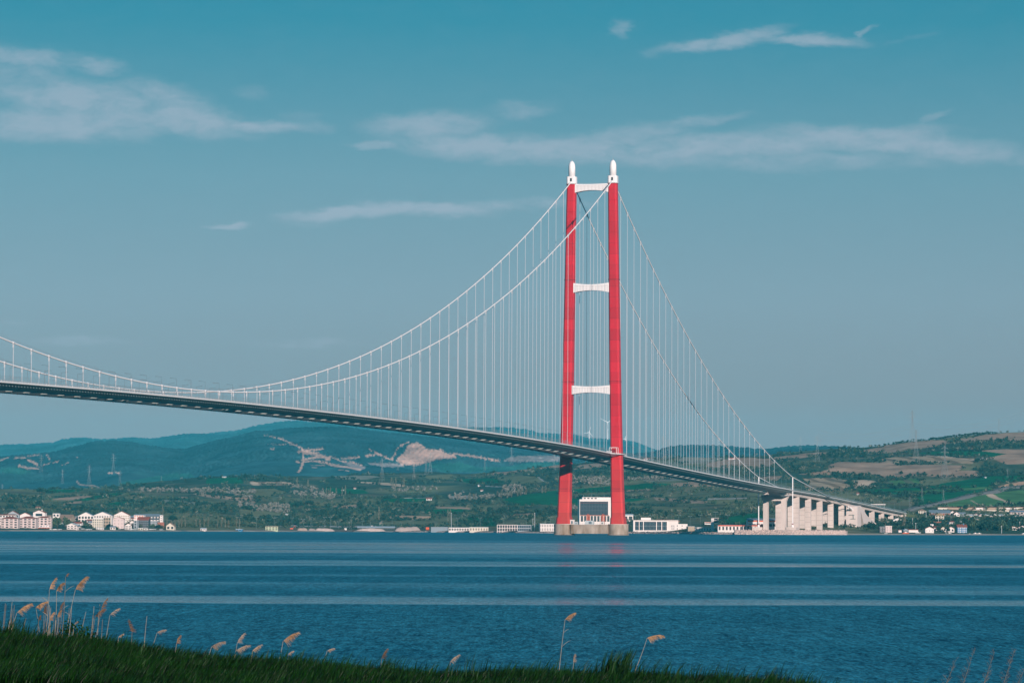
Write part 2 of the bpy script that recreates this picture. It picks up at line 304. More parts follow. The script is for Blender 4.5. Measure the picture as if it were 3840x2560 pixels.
# ------------------------------------------------------------------ terrain
FIELD = {'green': (.014, .125, .052), 'lgreen': (.09, .20, .075), 'brown': (.42, .27, .19), 'tan': (.60, .42, .30), 'olive': (.175, .175, .095),
         'pale': (.42, .37, .34), 'grey': (.25, .24, .19), 'orange': (.62, .36, .23), 'dark': (.035, .065, .045), 'vine': (.46, .32, .21)}
A = lambda p: O(0, 1700, .40816, p)
B = lambda p: O(900, 1560, .3189, p)
C = lambda p: O(1500, 1560, .3189, p)
D3 = lambda p: O(2050, 1560, .319, p)
E4 = lambda p: O(2650, 1600, .3401, p)
G5 = lambda p: O(3300, 1560, .3189, p)
patches = [
 ('green', A([(390, 330), (760, 328), (720, 352), (430, 362)])), ('green', A([(600, 438), (800, 400), (1000, 368), (1190, 350), (1060, 392), (800, 432)])),
 ('brown', A([(480, 422), (600, 400), (800, 385), (850, 397), (650, 430)])), ('brown', A([(600, 452), (745, 433), (745, 455), (600, 462)])),
 ('green', A([(1900, 228), (2220, 215), (2240, 270), (1890, 275)])), ('pale', A([(1940, 325), (2352, 355), (2352, 385), (2100, 362)])),
 ('brown', A([(1740, 365), (2352, 415), (2352, 450), (1900, 402)])), ('green', A([(900, 472), (1100, 440), (1260, 440), (1100, 492)])),
 ('brown', A([(1640, 395), (1760, 400), (1700, 412)])), ('tan', A([(290, 388), (370, 380), (360, 390)])), ('grey', A([(1380, 425), (1700, 430), (1900, 470), (1500, 460)])),
 ('olive', A([(100, 500), (500, 500), (700, 520), (300, 530)])), ('brown', A([(2290, 250), (2352, 255), (2352, 280), (2300, 275)])),
 ('vinel', B([(120, 775), (500, 765), (670, 790), (560, 815), (150, 808)])), ('green', B([(1000, 840), (1480, 868), (1500, 905), (1100, 915), (980, 890)])),
 ('olive', B([(0, 860), (400, 850), (560, 890), (300, 960), (0, 930)])), ('brown', B([(0, 945), (180, 965), (150, 985), (0, 985)])),
 ('green', B([(1690, 968), (2195, 950), (2195, 1000), (1800, 1012), (1650, 992)])), ('tan', B([(1380, 770), (1720, 783), (1940, 803), (1930, 828), (1700, 812), (1420, 782)])),
 ('grey', B([(1040, 705), (1500, 695), (1700, 710), (1400, 745), (1150, 738)])), ('green', B([(490, 1040), (660, 1012), (690, 1060), (500, 1072)])),
 ('brown', B([(1100, 1052), (1420, 1038), (1330, 1090), (1130, 1080)])), ('orange', B([(1720, 1182), (1800, 1165), (2195, 1172), (2340, 1190), (2195, 1212), (1900, 1216), (1730, 1196)])),
 ('olive', B([(1650, 1228), (2195, 1228), (2400, 1240), (2350, 1300), (1640, 1300)])), ('brown', B([(570, 1237), (780, 1215), (780, 1250), (600, 1262)])),
 ('brown', B([(760, 1090), (900, 1075), (880, 1095), (790, 1108)])), ('olive', B([(0, 1100), (500, 1090), (640, 1140), (200, 1200), (0, 1180)])),
 ('brown', C([(940, 690), (1250, 640), (1550, 620), (1480, 652), (1150, 695)])), ('brown', C([(1600, 605), (1900, 578), (1900, 600), (1640, 625)])),
 ('olive', C([(1130, 720), (1400, 700), (1620, 710), (1700, 770), (1400, 800), (1200, 770)])), ('green', C([(650, 740), (1100, 728), (1250, 780), (900, 792), (700, 765)])),
 ('green', C([(1250, 960), (1500, 920), (1900, 865), (1900, 1040), (1300, 1050), (1200, 1000)])), ('green', C([(0, 1000), (100, 958), (430, 958), (300, 992)])),
 ('green', C([(240, 1102), (700, 1080), (850, 1110), (700, 1150), (300, 1142)])), ('brown', C([(420, 1060), (830, 1073), (830, 1090), (430, 1080)])),
 ('brown', C([(1250, 1160), (1560, 1133), (1560, 1160), (1500, 1195), (1350, 1190)])), ('green', C([(780, 1190), (1140, 1190), (1150, 1290), (820, 1290)])),
 ('olive', C([(250, 700), (600, 680), (700, 720), (400, 760)])), ('pale', C([(560, 940), (800, 930), (900, 960), (650, 985)])), ('olive', C([(380, 1170), (600, 1180), (760, 1260), (500, 1290)])),
 ('brown', D3([(300, 580), (700, 540), (770, 590), (330, 622)])), ('brown', D3([(0, 590), (160, 570), (160, 600), (0, 620)])),
 ('green', D3([(300, 862), (760, 822), (1254, 785), (1500, 790), (1254, 852), (760, 890), (300, 902)])), ('brown', D3([(900, 872), (1230, 852), (1250, 875), (920, 888)])),
 ('green', D3([(0, 962), (760, 958), (1220, 968), (920, 1010), (760, 1055), (0, 1048)])), ('olive', D3([(900, 1040), (1254, 1055), (1800, 1080), (1500, 1130), (920, 1120)])),
 ('brown', D3([(1250, 950), (1900, 1000), (1850, 1030), (1300, 985)])), ('grey', D3([(1100, 740), (1500, 720), (1700, 750), (1200, 770)])),
 ('brown', E4([(740, 330), (1100, 290), (1340, 275), (1300, 310), (900, 372), (740, 372)])),
 ('brown', E4([(1000, 522), (1200, 500), (1350, 470), (1340, 420), (1450, 385), (2080, 390), (2100, 420), (2352, 412), (2352, 480), (2200, 540), (2050, 578), (1700, 530), (1300, 530)])),
 ('brown', E4([(1700, 258), (2352, 163), (2352, 232), (2000, 240), (1900, 270), (1760, 292)])), ('brown', E4([(1740, 280), (1960, 270), (1900, 295), (1780, 300)])),
 ('vine', E4([(1070, 565), (1400, 560), (1560, 590), (1600, 690), (1500, 705), (1090, 700)])), ('tan', E4([(1600, 585), (1750, 580), (1900, 605), (1850, 662), (1620, 682)])),
 ('vineg', E4([(1950, 600), (2352, 568), (2352, 645), (1930, 662)])), ('brown', E4([(600, 560), (700, 545), (835, 540), (780, 592), (650, 592)])),
 ('brown', E4([(0, 400), (300, 340), (700, 350), (800, 420), (500, 455), (0, 440)])), ('grey', E4([(-300, 330), (0, 330), (200, 350), (0, 400), (-300, 400)])),
 ('green', E4([(180, 1005), (400, 962), (640, 940), (640, 1060), (200, 1072)])), ('green', E4([(1650, 690), (2352, 668), (2352, 722), (2100, 742), (1700, 722)])),
 ('olive', E4([(0, 770), (420, 780), (400, 850), (0, 860)])), ('olive', E4([(1500, 1060), (1950, 1060), (1900, 1120), (1520, 1130)])), ('green', E4([(-900, 420), (-200, 430), (0, 460), (-300, 480), (-900, 460)])),
 ('brown', E4([(-400, 620), (0, 600), (150, 640), (0, 660), (-380, 650)])),
 ('brown', G5([(0, 350), (600, 280), (760, 285), (850, 310), (700, 360), (400, 380), (200, 420), (0, 442)])),
 ('brown', G5([(860, 282), (1270, 212), (1693, 192), (1800, 200), (1800, 230), (1500, 260), (1300, 292), (1000, 312)])), ('brown', G5([(1370, 292), (1693, 232), (1850, 232), (1850, 280), (1500, 312)])),
 ('brown', G5([(920, 377), (1060, 363), (1150, 380), (1050, 397)])), ('green', G5([(430, 432), (850, 408), (1300, 418), (1500, 435), (1350, 477), (1000, 462), (600, 452)])),
 ('brown', G5([(1130, 405), (1500, 383), (1850, 400), (1850, 545), (1500, 562), (1280, 490), (1500, 440)])), ('vine', G5([(0, 492), (600, 463), (1160, 500), (1100, 562), (700, 562), (0, 540)])),
 ('brown', G5([(0, 602), (400, 568), (1000, 575), (920, 640), (1130, 638), (1240, 690), (1000, 717), (800, 722), (500, 700), (200, 732), (0, 682)])),
 ('green', G5([(500, 832), (750, 790), (1300, 700), (1850, 690), (1850, 722), (1400, 790), (1300, 832), (600, 852)])), ('lgreen', G5([(150, 882), (700, 860), (1290, 830), (1300, 850), (900, 880), (450, 917)])),
 ('green', G5([(450, 922), (900, 890), (1320, 852), (1300, 872), (900, 960), (700, 1010), (450, 1042)])),
 ('lgreen', G5([(700, 1040), (1300, 905), (1600, 870), (1900, 870), (1900, 1040), (1300, 1052), (700, 1062)])), ('olive', G5([(700, 1010), (1200, 915), (1000, 980), (700, 1060), (400, 1080)])),
 ('orange', G5([(1390, 822), (1510, 790), (1512, 825), (1400, 847)])), ('orange', G5([(1540, 790), (1693, 763), (1850, 740), (1850, 800), (1600, 825)])),
 ('tan', G5([(1250, 915), (1320, 905), (1460, 988), (1590, 1025), (1500, 1022), (1380, 982), (1270, 942)])), ('olive', G5([(1060, 590), (1130, 640), (920, 640)])),
]
strokes = [('tan', G5([(1070, 990), (1150, 1030), (1260, 1070)]), 3), ('tan', A([(990, 178), (1080, 180)]), 4), ('tan', G5([(550, 465), (850, 485), (1160, 520)]), 4), ('pale', C([(1630, 715), (1720, 775)]), 4),
           ('pale', C([(920, 820), (1360, 830)]), 3), ('pale', C([(30, 960), (420, 955)]), 2), ('tan', B([(1690, 1215), (1620, 1290)]), 6), ('pale', B([(200, 1285), (900, 1290), (2195, 1310)]), 3),
           ('pale', E4([(0, 795), (430, 785)]), 4), ('tan', A([(0, 100), (10, 100)]), 2), ('brown', A([(1200, 380), (1300, 400)]), 4)]
shore_pts = [(-900, 3900), (0, 3950), (400, 4250), (700, 4400), (1100, 4650), (1500, 4750), (1800, 4500), (2000, 4230), (2350, 4250), (2560, 4080), (2640, 3945), (2750, 3925), (3000, 3895), (3150, 3960), (3400, 4150), (3840, 4270), (4800, 4400)]
ridge_pts = [(-900, 1850), (0, 1832), (157, 1836), (400, 1826), (600, 1803), (755, 1790), (900, 1781), (1200, 1786), (1420, 1776), (1600, 1768), (1750, 1778), (1900, 1768), (2000, 1754), (2100, 1742), (2250, 1730), (2400, 1716), (2560, 1712), (2650, 1716), (2850, 1708), (2950, 1697),
             (3050, 1690), (3100, 1684), (3180, 1680), (3250, 1675), (3300, 1671), (3396, 1657), (3491, 1649), (3587, 1637), (3705, 1626), (3840, 1619), (4100, 1600), (4800, 1570)]
ridgeY_pts = [(-900, 6000), (0, 6000), (900, 6600), (1600, 7000), (2300, 6900), (3000, 6500), (4800, 6500)]
ip = lambda pts, x: np.interp(x, [p[0] for p in pts], [p[1] for p in pts])
def row_to_z(px, row, Y):
    d = FW[None, :]*F_PX + RT[None, :]*(np.atleast_1d(px)[:, None]-1920) - UP[None, :]*(np.atleast_1d(row)[:, None]-1280)
    return CAM_H + d[:, 2]/d[:, 1]*Y
KX = lambda px: (px-1920)/F_PX/math.cos(PITCH)        # X/Y of a photograph column
TC = np.arange(-700, 4541, 5.0); NT = 460
sh = ip(shore_pts, TC); ry = ip(ridgeY_pts, TC); rr = ip(ridge_pts, TC)
k = np.ones(9)/9; rr = np.convolve(np.pad(rr, 4, 'edge'), k, 'valid'); sh = np.convolve(np.pad(sh, 12, 'edge'), np.ones(25)/25, 'valid')
zr = row_to_z(TC, rr, ry)
tt = np.concatenate([np.linspace(-.03, .06, 70), np.linspace(.062, 1.0, 350), np.linspace(1.01, 1.6, 40)])
TY = sh[:, None] + tt[None, :]*(ry-sh)[:, None]; TX = TY*KX(TC)[:, None]
dd = TY - sh[:, None]
coast = np.interp(dd, [-200, -60, 0, 9, 40, 150, 400], [-8, -4, 0, 1.5, 2.4, 3.6, 5])
hs = np.clip((dd-110)/((ry-sh)[:, None]-110), 0, 2)
bump = fbm(TX/330, TY/420, 4, 3)-.5
g = np.where(hs <= 1, hs**1.12, 1-(hs-1)*.55)
TZ = coast*np.clip(1-hs*3, 0, 1) + (zr[:, None])*g + bump*34*np.clip(np.minimum(hs*1.6, 1)*np.clip((1.0-hs)*3, 0.0, 1), 0, 1)*np.clip(zr[:, None]/110, .45, 1.3)
TZ += (fbm(TX/60, TY/60, 3, 9)-.5)*3.0*np.clip(hs*6, 0, 1)
def terrain_uv(X, Y):
    px = np.asarray(X)/np.asarray(Y)*F_PX*math.cos(PITCH)+1920
    return px
def ground_z(X, Y):
    px = float(terrain_uv(X, Y)); i = (px-TC[0])/5; i0 = int(np.clip(math.floor(i), 0, len(TC)-2)); f = i-i0
    a = np.interp(Y, TY[i0], TZ[i0]); b = np.interp(Y, TY[i0+1], TZ[i0+1]); return a*(1-f)+b*f
VP = np.stack([TX, TY, TZ], -1); TPX, TPR = project(VP)
def ground_at(px, row, ymin=0):
    i = int(np.clip(round((px-TC[0])/5), 0, len(TC)-1)); r = TPR[i]
    ok = np.where((r <= row) & (TY[i] > sh[i]+4+ymin))[0]
    j = ok[0] if len(ok) else len(r)-60
    Y = TY[i, j]; return np.array([Y*KX(px), Y, TZ[i, j]])

def colormesh(name, V, colors, m, label=None):
    nx, ny = V.shape[:2]; idx = np.arange(nx*ny).reshape(nx, ny)
    Fq = np.stack([idx[:-1, :-1], idx[1:, :-1], idx[1:, 1:], idx[:-1, 1:]], -1).reshape(-1, 4)
    o = np_mesh(name, V.reshape(-1, 3), Fq, m, smooth=True)
    at_ = o.data.color_attributes.new('ground', 'FLOAT_COLOR', 'POINT')
    rgba = np.concatenate([colors.reshape(-1, 3), np.ones((nx*ny, 1))], 1).astype(np.float32); at_.data.foreach_set('color', rgba.ravel())
    return tag(o, label, kind='structure')
def groundmat(name, sc, amt):
    m = bpy.data.materials.new(name); m.use_nodes = True; nt = m.node_tree; N = nt.nodes; L = nt.links; p = N['Principled BSDF']
    a = N.new('ShaderNodeAttribute'); a.attribute_name = 'ground'; g_ = N.new('ShaderNodeNewGeometry')
    tn = N.new('ShaderNodeTexNoise'); tn.inputs['Scale'].default_value = sc; tn.inputs['Detail'].default_value = 6; tn.inputs['Roughness'].default_value = .65; L.new(g_.outputs['Position'], tn.inputs['Vector'])
    mr = N.new('ShaderNodeMapRange'); L.new(tn.outputs[0], mr.inputs[0]); mr.inputs[1].default_value = .3; mr.inputs[2].default_value = .7; mr.inputs[3].default_value = 1-amt; mr.inputs[4].default_value = 1+amt
    vm = N.new('ShaderNodeVectorMath'); vm.operation = 'SCALE'; L.new(a.outputs['Color'], vm.inputs[0]); L.new(mr.outputs[0], vm.inputs['Scale'])
    L.new(vm.outputs[0], p.inputs['Base Color']); p.inputs['Roughness'].default_value = .95; p.inputs['Specular IOR Level'].default_value = .05
    return m
M['land'] = groundmat('land_ground', .02, .35); M['mount'] = groundmat('hazed_mountain_ground', .006, .45)

n1 = fbm(TX/160, TY/260, 4, 21)[..., None]; n2 = fbm(TX/45, TY/80, 3, 33)[..., None]
base = np.array(FIELD['dark'])*1.2; col = base + np.clip((n1-.42)*4, 0, 1)*(np.array(FIELD['olive'])-base)
col = col + np.clip((n2-.55)*4, 0, 1)*(np.array([.20, .165, .11])-col)*.6
FMASK = np.zeros(TX.shape, bool)
wx = TPX + (fbm(TX/25, TY/40, 2, 55)-.5)*10; wy = TPR + (fbm(TX/30, TY/50, 2, 66)-.5)*4
for nm, poly in patches:
    mk = inpoly(wx, wy, poly)
    if nm.startswith('vine'):
        stripe = (np.sin(TX/5.2+TY/60) > .35)
        c0 = np.array(FIELD['vine'] if nm == 'vine' else FIELD['tan'] if nm == 'vinel' else FIELD['lgreen']); c1 = c0*.5 if nm != 'vineg' else np.array((.12, .14, .09))
        cc = np.where(stripe[..., None], c1, c0)
        col = np.where(mk[..., None], cc, col)
    else:
        cc = np.array(FIELD[nm])*(.85+.3*fbm(TX/50, TY/90, 3, 71)[..., None])
        col = np.where(mk[..., None], cc, col)
    FMASK |= mk
for nm, pts, w in strokes:
    mk = nearline(wx, wy, pts, w); col = np.where(mk[..., None], np.array(FIELD[nm]), col); FMASK |= mk
# beach and waterside
bch = (dd > -5) & (dd < 14); col = np.where(bch[..., None], np.array((.30, .26, .22)), col)
flat = (dd >= 14) & (dd < 60) & (TPX > 900) & (TPX < 2700); col = np.where(flat[..., None], np.array((.17, .15, .12)), col)
FMASK |= dd < 70
colormesh('land', VP, col, M['land'], 'green and brown farmed hillside rising behind the far shore')

def mountain(name, ridge, Ybase, Yr, seed, amp, hazed_base, paint, label):
    cx = np.arange(-1400, 5301, 5.0); n = 400; t = np.concatenate([np.linspace(0, 1, n), np.linspace(1.02, 1.5, 12)])
    r = ip(ridge, cx); zR = row_to_z(cx, r, np.full(len(cx), Yr))
    Y = Ybase+(Yr-Ybase)*t[None, :]+0*cx[:, None]; X = Y*KX(cx)[:, None]
    sp = 1-2*np.abs(fbm(X/900+3, Y/1400, 4, seed)-.5); w = np.clip(np.sin(np.clip(t, 0, 1)*math.pi), 0, 1)[None, :]
    z = 15+(zR[:, None]-15)*np.where(t <= 1, t**1.05, 1-(t-1))[None, :] + (sp-.75)*amp*w + (fbm(X/160, Y/200, 3, seed+5)-.5)*amp*.35*w
    z += (rng.random(X.shape)-.5)*7*(t[None, :] > .5)
    V = np.stack([X, Y, z], -1); PX, PR = project(V)
    nn = fbm(X/350, Y/500, 4, seed+9)[..., None]; n3 = fbm(X/120, Y/150, 3, seed+19)[..., None]
    c = np.array(hazed_base)*(.75+.5*nn); c = c + np.clip((n3-.6)*5, 0, 1)*(np.array((.04, .13, .13))-c)*.5
    wx = PX+(fbm(X/40, Y/80, 2, 5)-.5)*5; wy = PR+(fbm(X/40, Y/80, 2, 6)-.5)*3
    for kind, nm, pts, w_ in paint:
        mk = inpoly(wx, wy, pts) if kind == 'p' else nearline(wx, wy, pts, w_)
        q = np.array(nm)*(.8+.4*fbm(X/40, z/9, 3, 77)[..., None])
        c = np.where(mk[..., None], q*.72+c*.28, c)
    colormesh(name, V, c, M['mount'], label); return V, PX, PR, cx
PK = (.80, .46, .35); PK2 = (.42, .33, .32); GR = (.03, .13, .10)
midp = [('p', GR, A([(0, 130), (150, 120), (290, 165), (200, 190), (0, 175)]), 0), ('p', GR, A([(1080, 270), (1300, 230), (1600, 180), (1750, 185), (1800, 210), (1500, 250), (1200, 290)]), 0),
        ('p', GR, C([(300, 560), (700, 540), (900, 600), (1300, 590), (1500, 540), (1880, 535), (1880, 600), (1300, 640), (500, 660)]), 0),
        ('p', PK, [(1500, 1708), (1519, 1694), (1526, 1672), (1564, 1656), (1580, 1665), (1599, 1683), (1659, 1688), (1679, 1699), (1712, 1710), (1710, 1716), (1653, 1719), (1624, 1726), (1570, 1743), (1529, 1743), (1500, 1738), (1488, 1724)], 0),
        ('p', PK2, C([(1210, 525), (1300, 475), (1400, 465), (1800, 460), (1900, 480), (1900, 530), (1500, 532)]), 0), ('p', PK2, B([(1200, 545), (1330, 545), (1480, 590), (1470, 615), (1420, 630), (1300, 590)]), 0),
        ('p', PK2, B([(1480, 550), (1850, 555), (1950, 590), (1700, 595)]), 0)]
for pts, w in [([(360, 235), (430, 250), (540, 290), (620, 330), (720, 370), (730, 400)], 12), ([(280, 220), (360, 235)], 5), ([(340, 330), (440, 335), (540, 330), (600, 320)], 6), ([(690, 420), (800, 400), (930, 390), (965, 378)], 22),
               ([(760, 430), (860, 435), (950, 460), (1045, 500)], 32), ([(740, 400), (745, 480), (755, 500)], 16), ([(720, 520), (830, 490), (950, 480), (1050, 490)], 22), ([(740, 540), (850, 525), (980, 540), (1110, 580), (1250, 595), (1420, 630)], 22),
               ([(745, 530), (720, 600), (690, 655)], 24), ([(1060, 470), (1130, 500), (1200, 530), (1330, 540), (1450, 590)], 14), ([(1190, 495), (1300, 495), (1400, 480)], 14), ([(1470, 470), (1560, 460), (1600, 440), (1670, 455)], 16),
               ([(1520, 378), (1570, 420), (1660, 450)], 14), ([(1680, 465), (1740, 495), (1800, 510)], 12), ([(1790, 500), (1830, 420), (1860, 360), (1990, 300)], 12), ([(840, 580), (1000, 578)], 5), ([(850, 600), (900, 604)], 6),
               ([(1170, 630), (1210, 632)], 8), ([(1240, 636), (1280, 642)], 8), ([(660, 530), (690, 545)], 20), ([(350, 385), (400, 380)], 5)]:
    midp.append(('l', PK, B(pts), w*.3189))
for pts, w in [([(600, 430), (700, 450), (850, 470), (950, 480), (1050, 500), (1180, 525)], 16), ([(0, 340), (110, 300)], 8)]: midp.append(('l', PK, C(pts), w*.3189))
for pts, w in [([(130, 38), (230, 35)], 12), ([(0, 62), (30, 50), (80, 35)], 10), ([(170, 115), (250, 130), (350, 138)], 16), ([(400, 100), (550, 70)], 8), ([(430, 10), (455, 50)], 10), ([(570, 105), (630, 75)], 3), ([(710, 250), (730, 280), (800, 292), (860, 292), (910, 312)], 10), ([(690, 35), (740, 25)], 6), ([(260, 60), (340, 95)], 22), ([(990, 178), (1090, 180)], 9), ([(250, 25), (360, 12)], 8)]:
    midp.append(('l', PK, A(pts), w*.40816))
mid_ridge = [(-1400, 1760), (0, 1712), (100, 1703), (200, 1695), (302, 1669), (350, 1655), (420, 1651), (490, 1655), (560, 1668), (640, 1680), (694, 1683), (780, 1660), (870, 1638), (955, 1617), (1000, 1614), (1100, 1604), (1200, 1600), (1300, 1600), (1347, 1608), (1442, 1620), (1600, 1637), (1723, 1652),
             (1899, 1675), (2100, 1690), (2300, 1700), (2440, 1697), (2510, 1673), (2568, 1668), (2664, 1669), (2800, 1678), (2871, 1685), (2956, 1673), (3024, 1670), (3126, 1673), (3250, 1680), (3500, 1700), (5300, 1700)]
back_ridge = [(-1400, 1650), (0, 1667), (143, 1663), (200, 1659), (245, 1645), (310, 1640), (392, 1647), (490, 1640), (584, 1643), (694, 1626), (775, 1626), (898, 1612), (960, 1596), (1057, 1580), (1121, 1576), (1172, 1581), (1300, 1591), (1450, 1597), (1600, 1600), (1848, 1603), (1870, 1600), (1923, 1604),
              (1987, 1611), (2025, 1624), (2105, 1626), (2162, 1629), (2210, 1643), (2280, 1645), (2337, 1647), (2377, 1655), (2426, 1673), (2460, 1686), (2700, 1700), (5300, 1705)]
MID = mountain('mountain', mid_ridge, 7900, 11000, 101, 120, (.030, .076, .092), midp, 'wooded blue mountain with a pale terraced quarry')  # bluish base colour carries part of the distance haze
FAR = mountain('far_mountain', back_ridge, 10500, 14500, 151, 80, (.045, .135, .155), [], 'hazy blue mountain ridge on the skyline')  # paler blue base, haze of the greater distance painted in

# ------------------------------------------------------------------ water
def water_mat():
    m = bpy.data.materials.new('sea_water'); m.use_nodes = True; nt = m.node_tree; N = nt.nodes; L = nt.links; p = N['Principled BSDF']
    g_ = N.new('ShaderNodeNewGeometry'); sep = N.new('ShaderNodeSeparateXYZ'); L.new(g_.outputs['Position'], sep.inputs[0])
    # slightly wavy calm lanes lying along the shore
    wn = N.new('ShaderNodeTexNoise'); wn.inputs['Scale'].default_value = .009; wn.inputs['Detail'].default_value = 6; L.new(g_.outputs['Position'], wn.inputs['Vector'])
    ws = N.new('ShaderNodeMath'); ws.operation = 'MULTIPLY_ADD'; L.new(wn.outputs[0], ws.inputs[0]); ws.inputs[1].default_value = .20; ws.inputs[2].default_value = .90
    yy = N.new('ShaderNodeMath'); yy.operation = 'MULTIPLY'; L.new(sep.outputs[1], yy.inputs[0]); L.new(ws.outputs[0], yy.inputs[1])
    last = None
    for (r0, r1, soft0, soft1, st) in [(2027, 2031, 3, 4, .4), (2038, 2066, 10, 34, 1.0), (2060, 2080, 10, 26, .45), (2111, 2118, 8, 5, 1.0), (2154, 2157, 4, 4, .35), (2194, 2210, 14, 14, .6), (2246, 2262, 14, 6, .95), (2330, 2345, 40, 60, .12)]:
        Yf = lambda r: CAM_H*F_PX/(r-1980.4)
        a = N.new('ShaderNodeMapRange'); a.interpolation_type = 'SMOOTHSTEP'; L.new(yy.outputs[0], a.inputs[0])
        a.inputs[1].default_value = Yf(r1+soft1); a.inputs[2].default_value = Yf(r1); a.inputs[3].default_value = 0; a.inputs[4].default_value = st
        b = N.new('ShaderNodeMapRange'); b.interpolation_type = 'SMOOTHSTEP'; L.new(yy.outputs[0], b.inputs[0])
        b.inputs[1].default_value = Yf(r0); b.inputs[2].default_value = Yf(r0-soft0); b.inputs[3].default_value = 1; b.inputs[4].default_value = 0
        c = N.new('ShaderNodeMath'); c.operation = 'MULTIPLY'; L.new(a.outputs[0], c.inputs[0]); L.new(b.outputs[0], c.inputs[1])
        if last is None: last = c.outputs[0]
        else:
            mx = N.new('ShaderNodeMath'); mx.operation = 'MAXIMUM'; L.new(last, mx.inputs[0]); L.new(c.outputs[0], mx.inputs[1]); last = mx.outputs[0]
    # patchy along their length
    pn = N.new('ShaderNodeTexNoise'); pn.inputs['Scale'].default_value = .02; pn.inputs['Detail'].default_value = 6
    pmap = N.new('ShaderNodeMapping'); pmap.inputs['Scale'].default_value = (.55, 1.3, 1); L.new(g_.outputs['Position'], pmap.inputs[0]); L.new(pmap.outputs[0], pn.inputs['Vector'])
    pr = N.new('ShaderNodeMapRange'); L.new(pn.outputs[0], pr.inputs[0]); pr.inputs[1].default_value = .3; pr.inputs[2].default_value = .7; pr.inputs[3].default_value = .28; pr.inputs[4].default_value = 1.25
    slick = N.new('ShaderNodeMath'); slick.operation = 'MULTIPLY'; slick.use_clamp = True; L.new(last, slick.inputs[0]); L.new(pr.outputs[0], slick.inputs[1])
    base = N.new('ShaderNodeMapRange'); L.new(pn.outputs[0], base.inputs[0]); base.inputs[1].default_value = .3; base.inputs[2].default_value = .7; base.inputs[3].default_value = .0; base.inputs[4].default_value = .10
    sl2 = N.new('ShaderNodeMath'); sl2.operation = 'MAXIMUM'; L.new(slick.outputs[0], sl2.inputs[0]); L.new(base.outputs[0], sl2.inputs[1])
    S = sl2.outputs[0]
    ro = N.new('ShaderNodeMapRange'); L.new(S, ro.inputs[0]); ro.inputs[3].default_value = .32; ro.inputs[4].default_value = .09; 
    rd = N.new('ShaderNodeMapRange'); L.new(sep.outputs[1], rd.inputs[0]); rd.inputs[1].default_value = 350; rd.inputs[2].default_value = 1500; rd.inputs[3].default_value = .26; rd.inputs[4].default_value = .34; L.new(rd.outputs[0], ro.inputs[3])
    # ripples
    w1 = N.new('ShaderNodeTexNoise'); w1.inputs['Scale'].default_value = 1.3; w1.inputs['Detail'].default_value = 5; w1.inputs['Roughness'].default_value = .6
    m1 = N.new('ShaderNodeMapping'); m1.inputs['Scale'].default_value = (1.5, .30, 1); m1.inputs['Rotation'].default_value = (0, 0, .03); L.new(g_.outputs['Position'], m1.inputs[0]); L.new(m1.outputs[0], w1.inputs['Vector'])
    w2 = N.new('ShaderNodeTexNoise'); w2.inputs['Scale'].default_value = .16; w2.inputs['Detail'].default_value = 4; L.new(m1.outputs[0], w2.inputs['Vector'])
    ad = N.new('ShaderNodeMath'); ad.operation = 'MULTIPLY_ADD'; L.new(w2.outputs[0], ad.inputs[0]); ad.inputs[1].default_value = 2.0; L.new(w1.outputs[0], ad.inputs[2])
    bs = N.new('ShaderNodeMapRange'); L.new(S, bs.inputs[0]); bs.inputs[3].default_value = 1.0; bs.inputs[4].default_value = .12
    bp = N.new('ShaderNodeBump'); bp.inputs['Distance'].default_value = .6; L.new(bs.outputs[0], bp.inputs['Strength']); L.new(ad.outputs[0], bp.inputs['Height']); 
    # effective reflectance: steep little faces turned to the viewer mirror less than the calm lanes
    def nz(sx, sy, det):
        mp_ = N.new('ShaderNodeMapping'); mp_.inputs['Scale'].default_value = (sx, sy, 1); mp_.inputs['Rotation'].default_value = (0, 0, .04); L.new(g_.outputs['Position'], mp_.inputs[0])
        q = N.new('ShaderNodeTexNoise'); q.inputs['Scale'].default_value = 1; q.inputs['Detail'].default_value = det; q.inputs['Roughness'].default_value = .6; L.new(mp_.outputs[0], q.inputs['Vector']); return q.outputs[0]
    def mth(op, a_, b_, c_=None):
        q = N.new('ShaderNodeMath'); q.operation = op
        for i_, v_ in enumerate((a_, b_, c_)):
            if v_ is None: continue
            if isinstance(v_, (int, float)): q.inputs[i_].default_value = v_
            else: L.new(v_, q.inputs[i_])
        return q.outputs[0]
    na = nz(6.5, 1.1, 3); nb = nz(2.0, .26, 3); nc = nz(.30, .03, 4)
    wn_ = mth('ADD', mth('MULTIPLY', mth('SUBTRACT', na, .5), 1.3), mth('ADD', mth('MULTIPLY', mth('SUBTRACT', nb, .5), .9), mth('MULTIPLY', mth('SUBTRACT', nc, .5), .4)))
    amp = N.new('ShaderNodeMapRange'); L.new(S, amp.inputs[0]); amp.inputs[3].default_value = 1.05; amp.inputs[4].default_value = .60
    bs2 = N.new('ShaderNodeMapRange'); L.new(S, bs2.inputs[0]); bs2.inputs[3].default_value = .36; bs2.inputs[4].default_value = .86
    fac = N.new('ShaderNodeClamp'); L.new(mth('MULTIPLY_ADD', wn_, amp.outputs[0], bs2.outputs[0]), fac.inputs[0]); fac.inputs['Min'].default_value = .04; fac.inputs['Max'].default_value = .95
    N.remove(p); gls = N.new('ShaderNodeBsdfGlossy'); gls.distribution = 'GGX'; dif = N.new('ShaderNodeBsdfDiffuse'); dif.inputs[0].default_value = (.001, .035, .075, 1)
    L.new(ro.outputs[0], gls.inputs['Roughness']); L.new(bp.outputs[0], gls.inputs['Normal'])
    tn_ = N.new('ShaderNodeMix'); tn_.data_type = 'RGBA'; L.new(S, tn_.inputs['Factor']); tn_.inputs['A'].default_value = (.30, .93, 1, 1); tn_.inputs['B'].default_value = (.92, .90, .95, 1); L.new(tn_.outputs['Result'], gls.inputs[0])
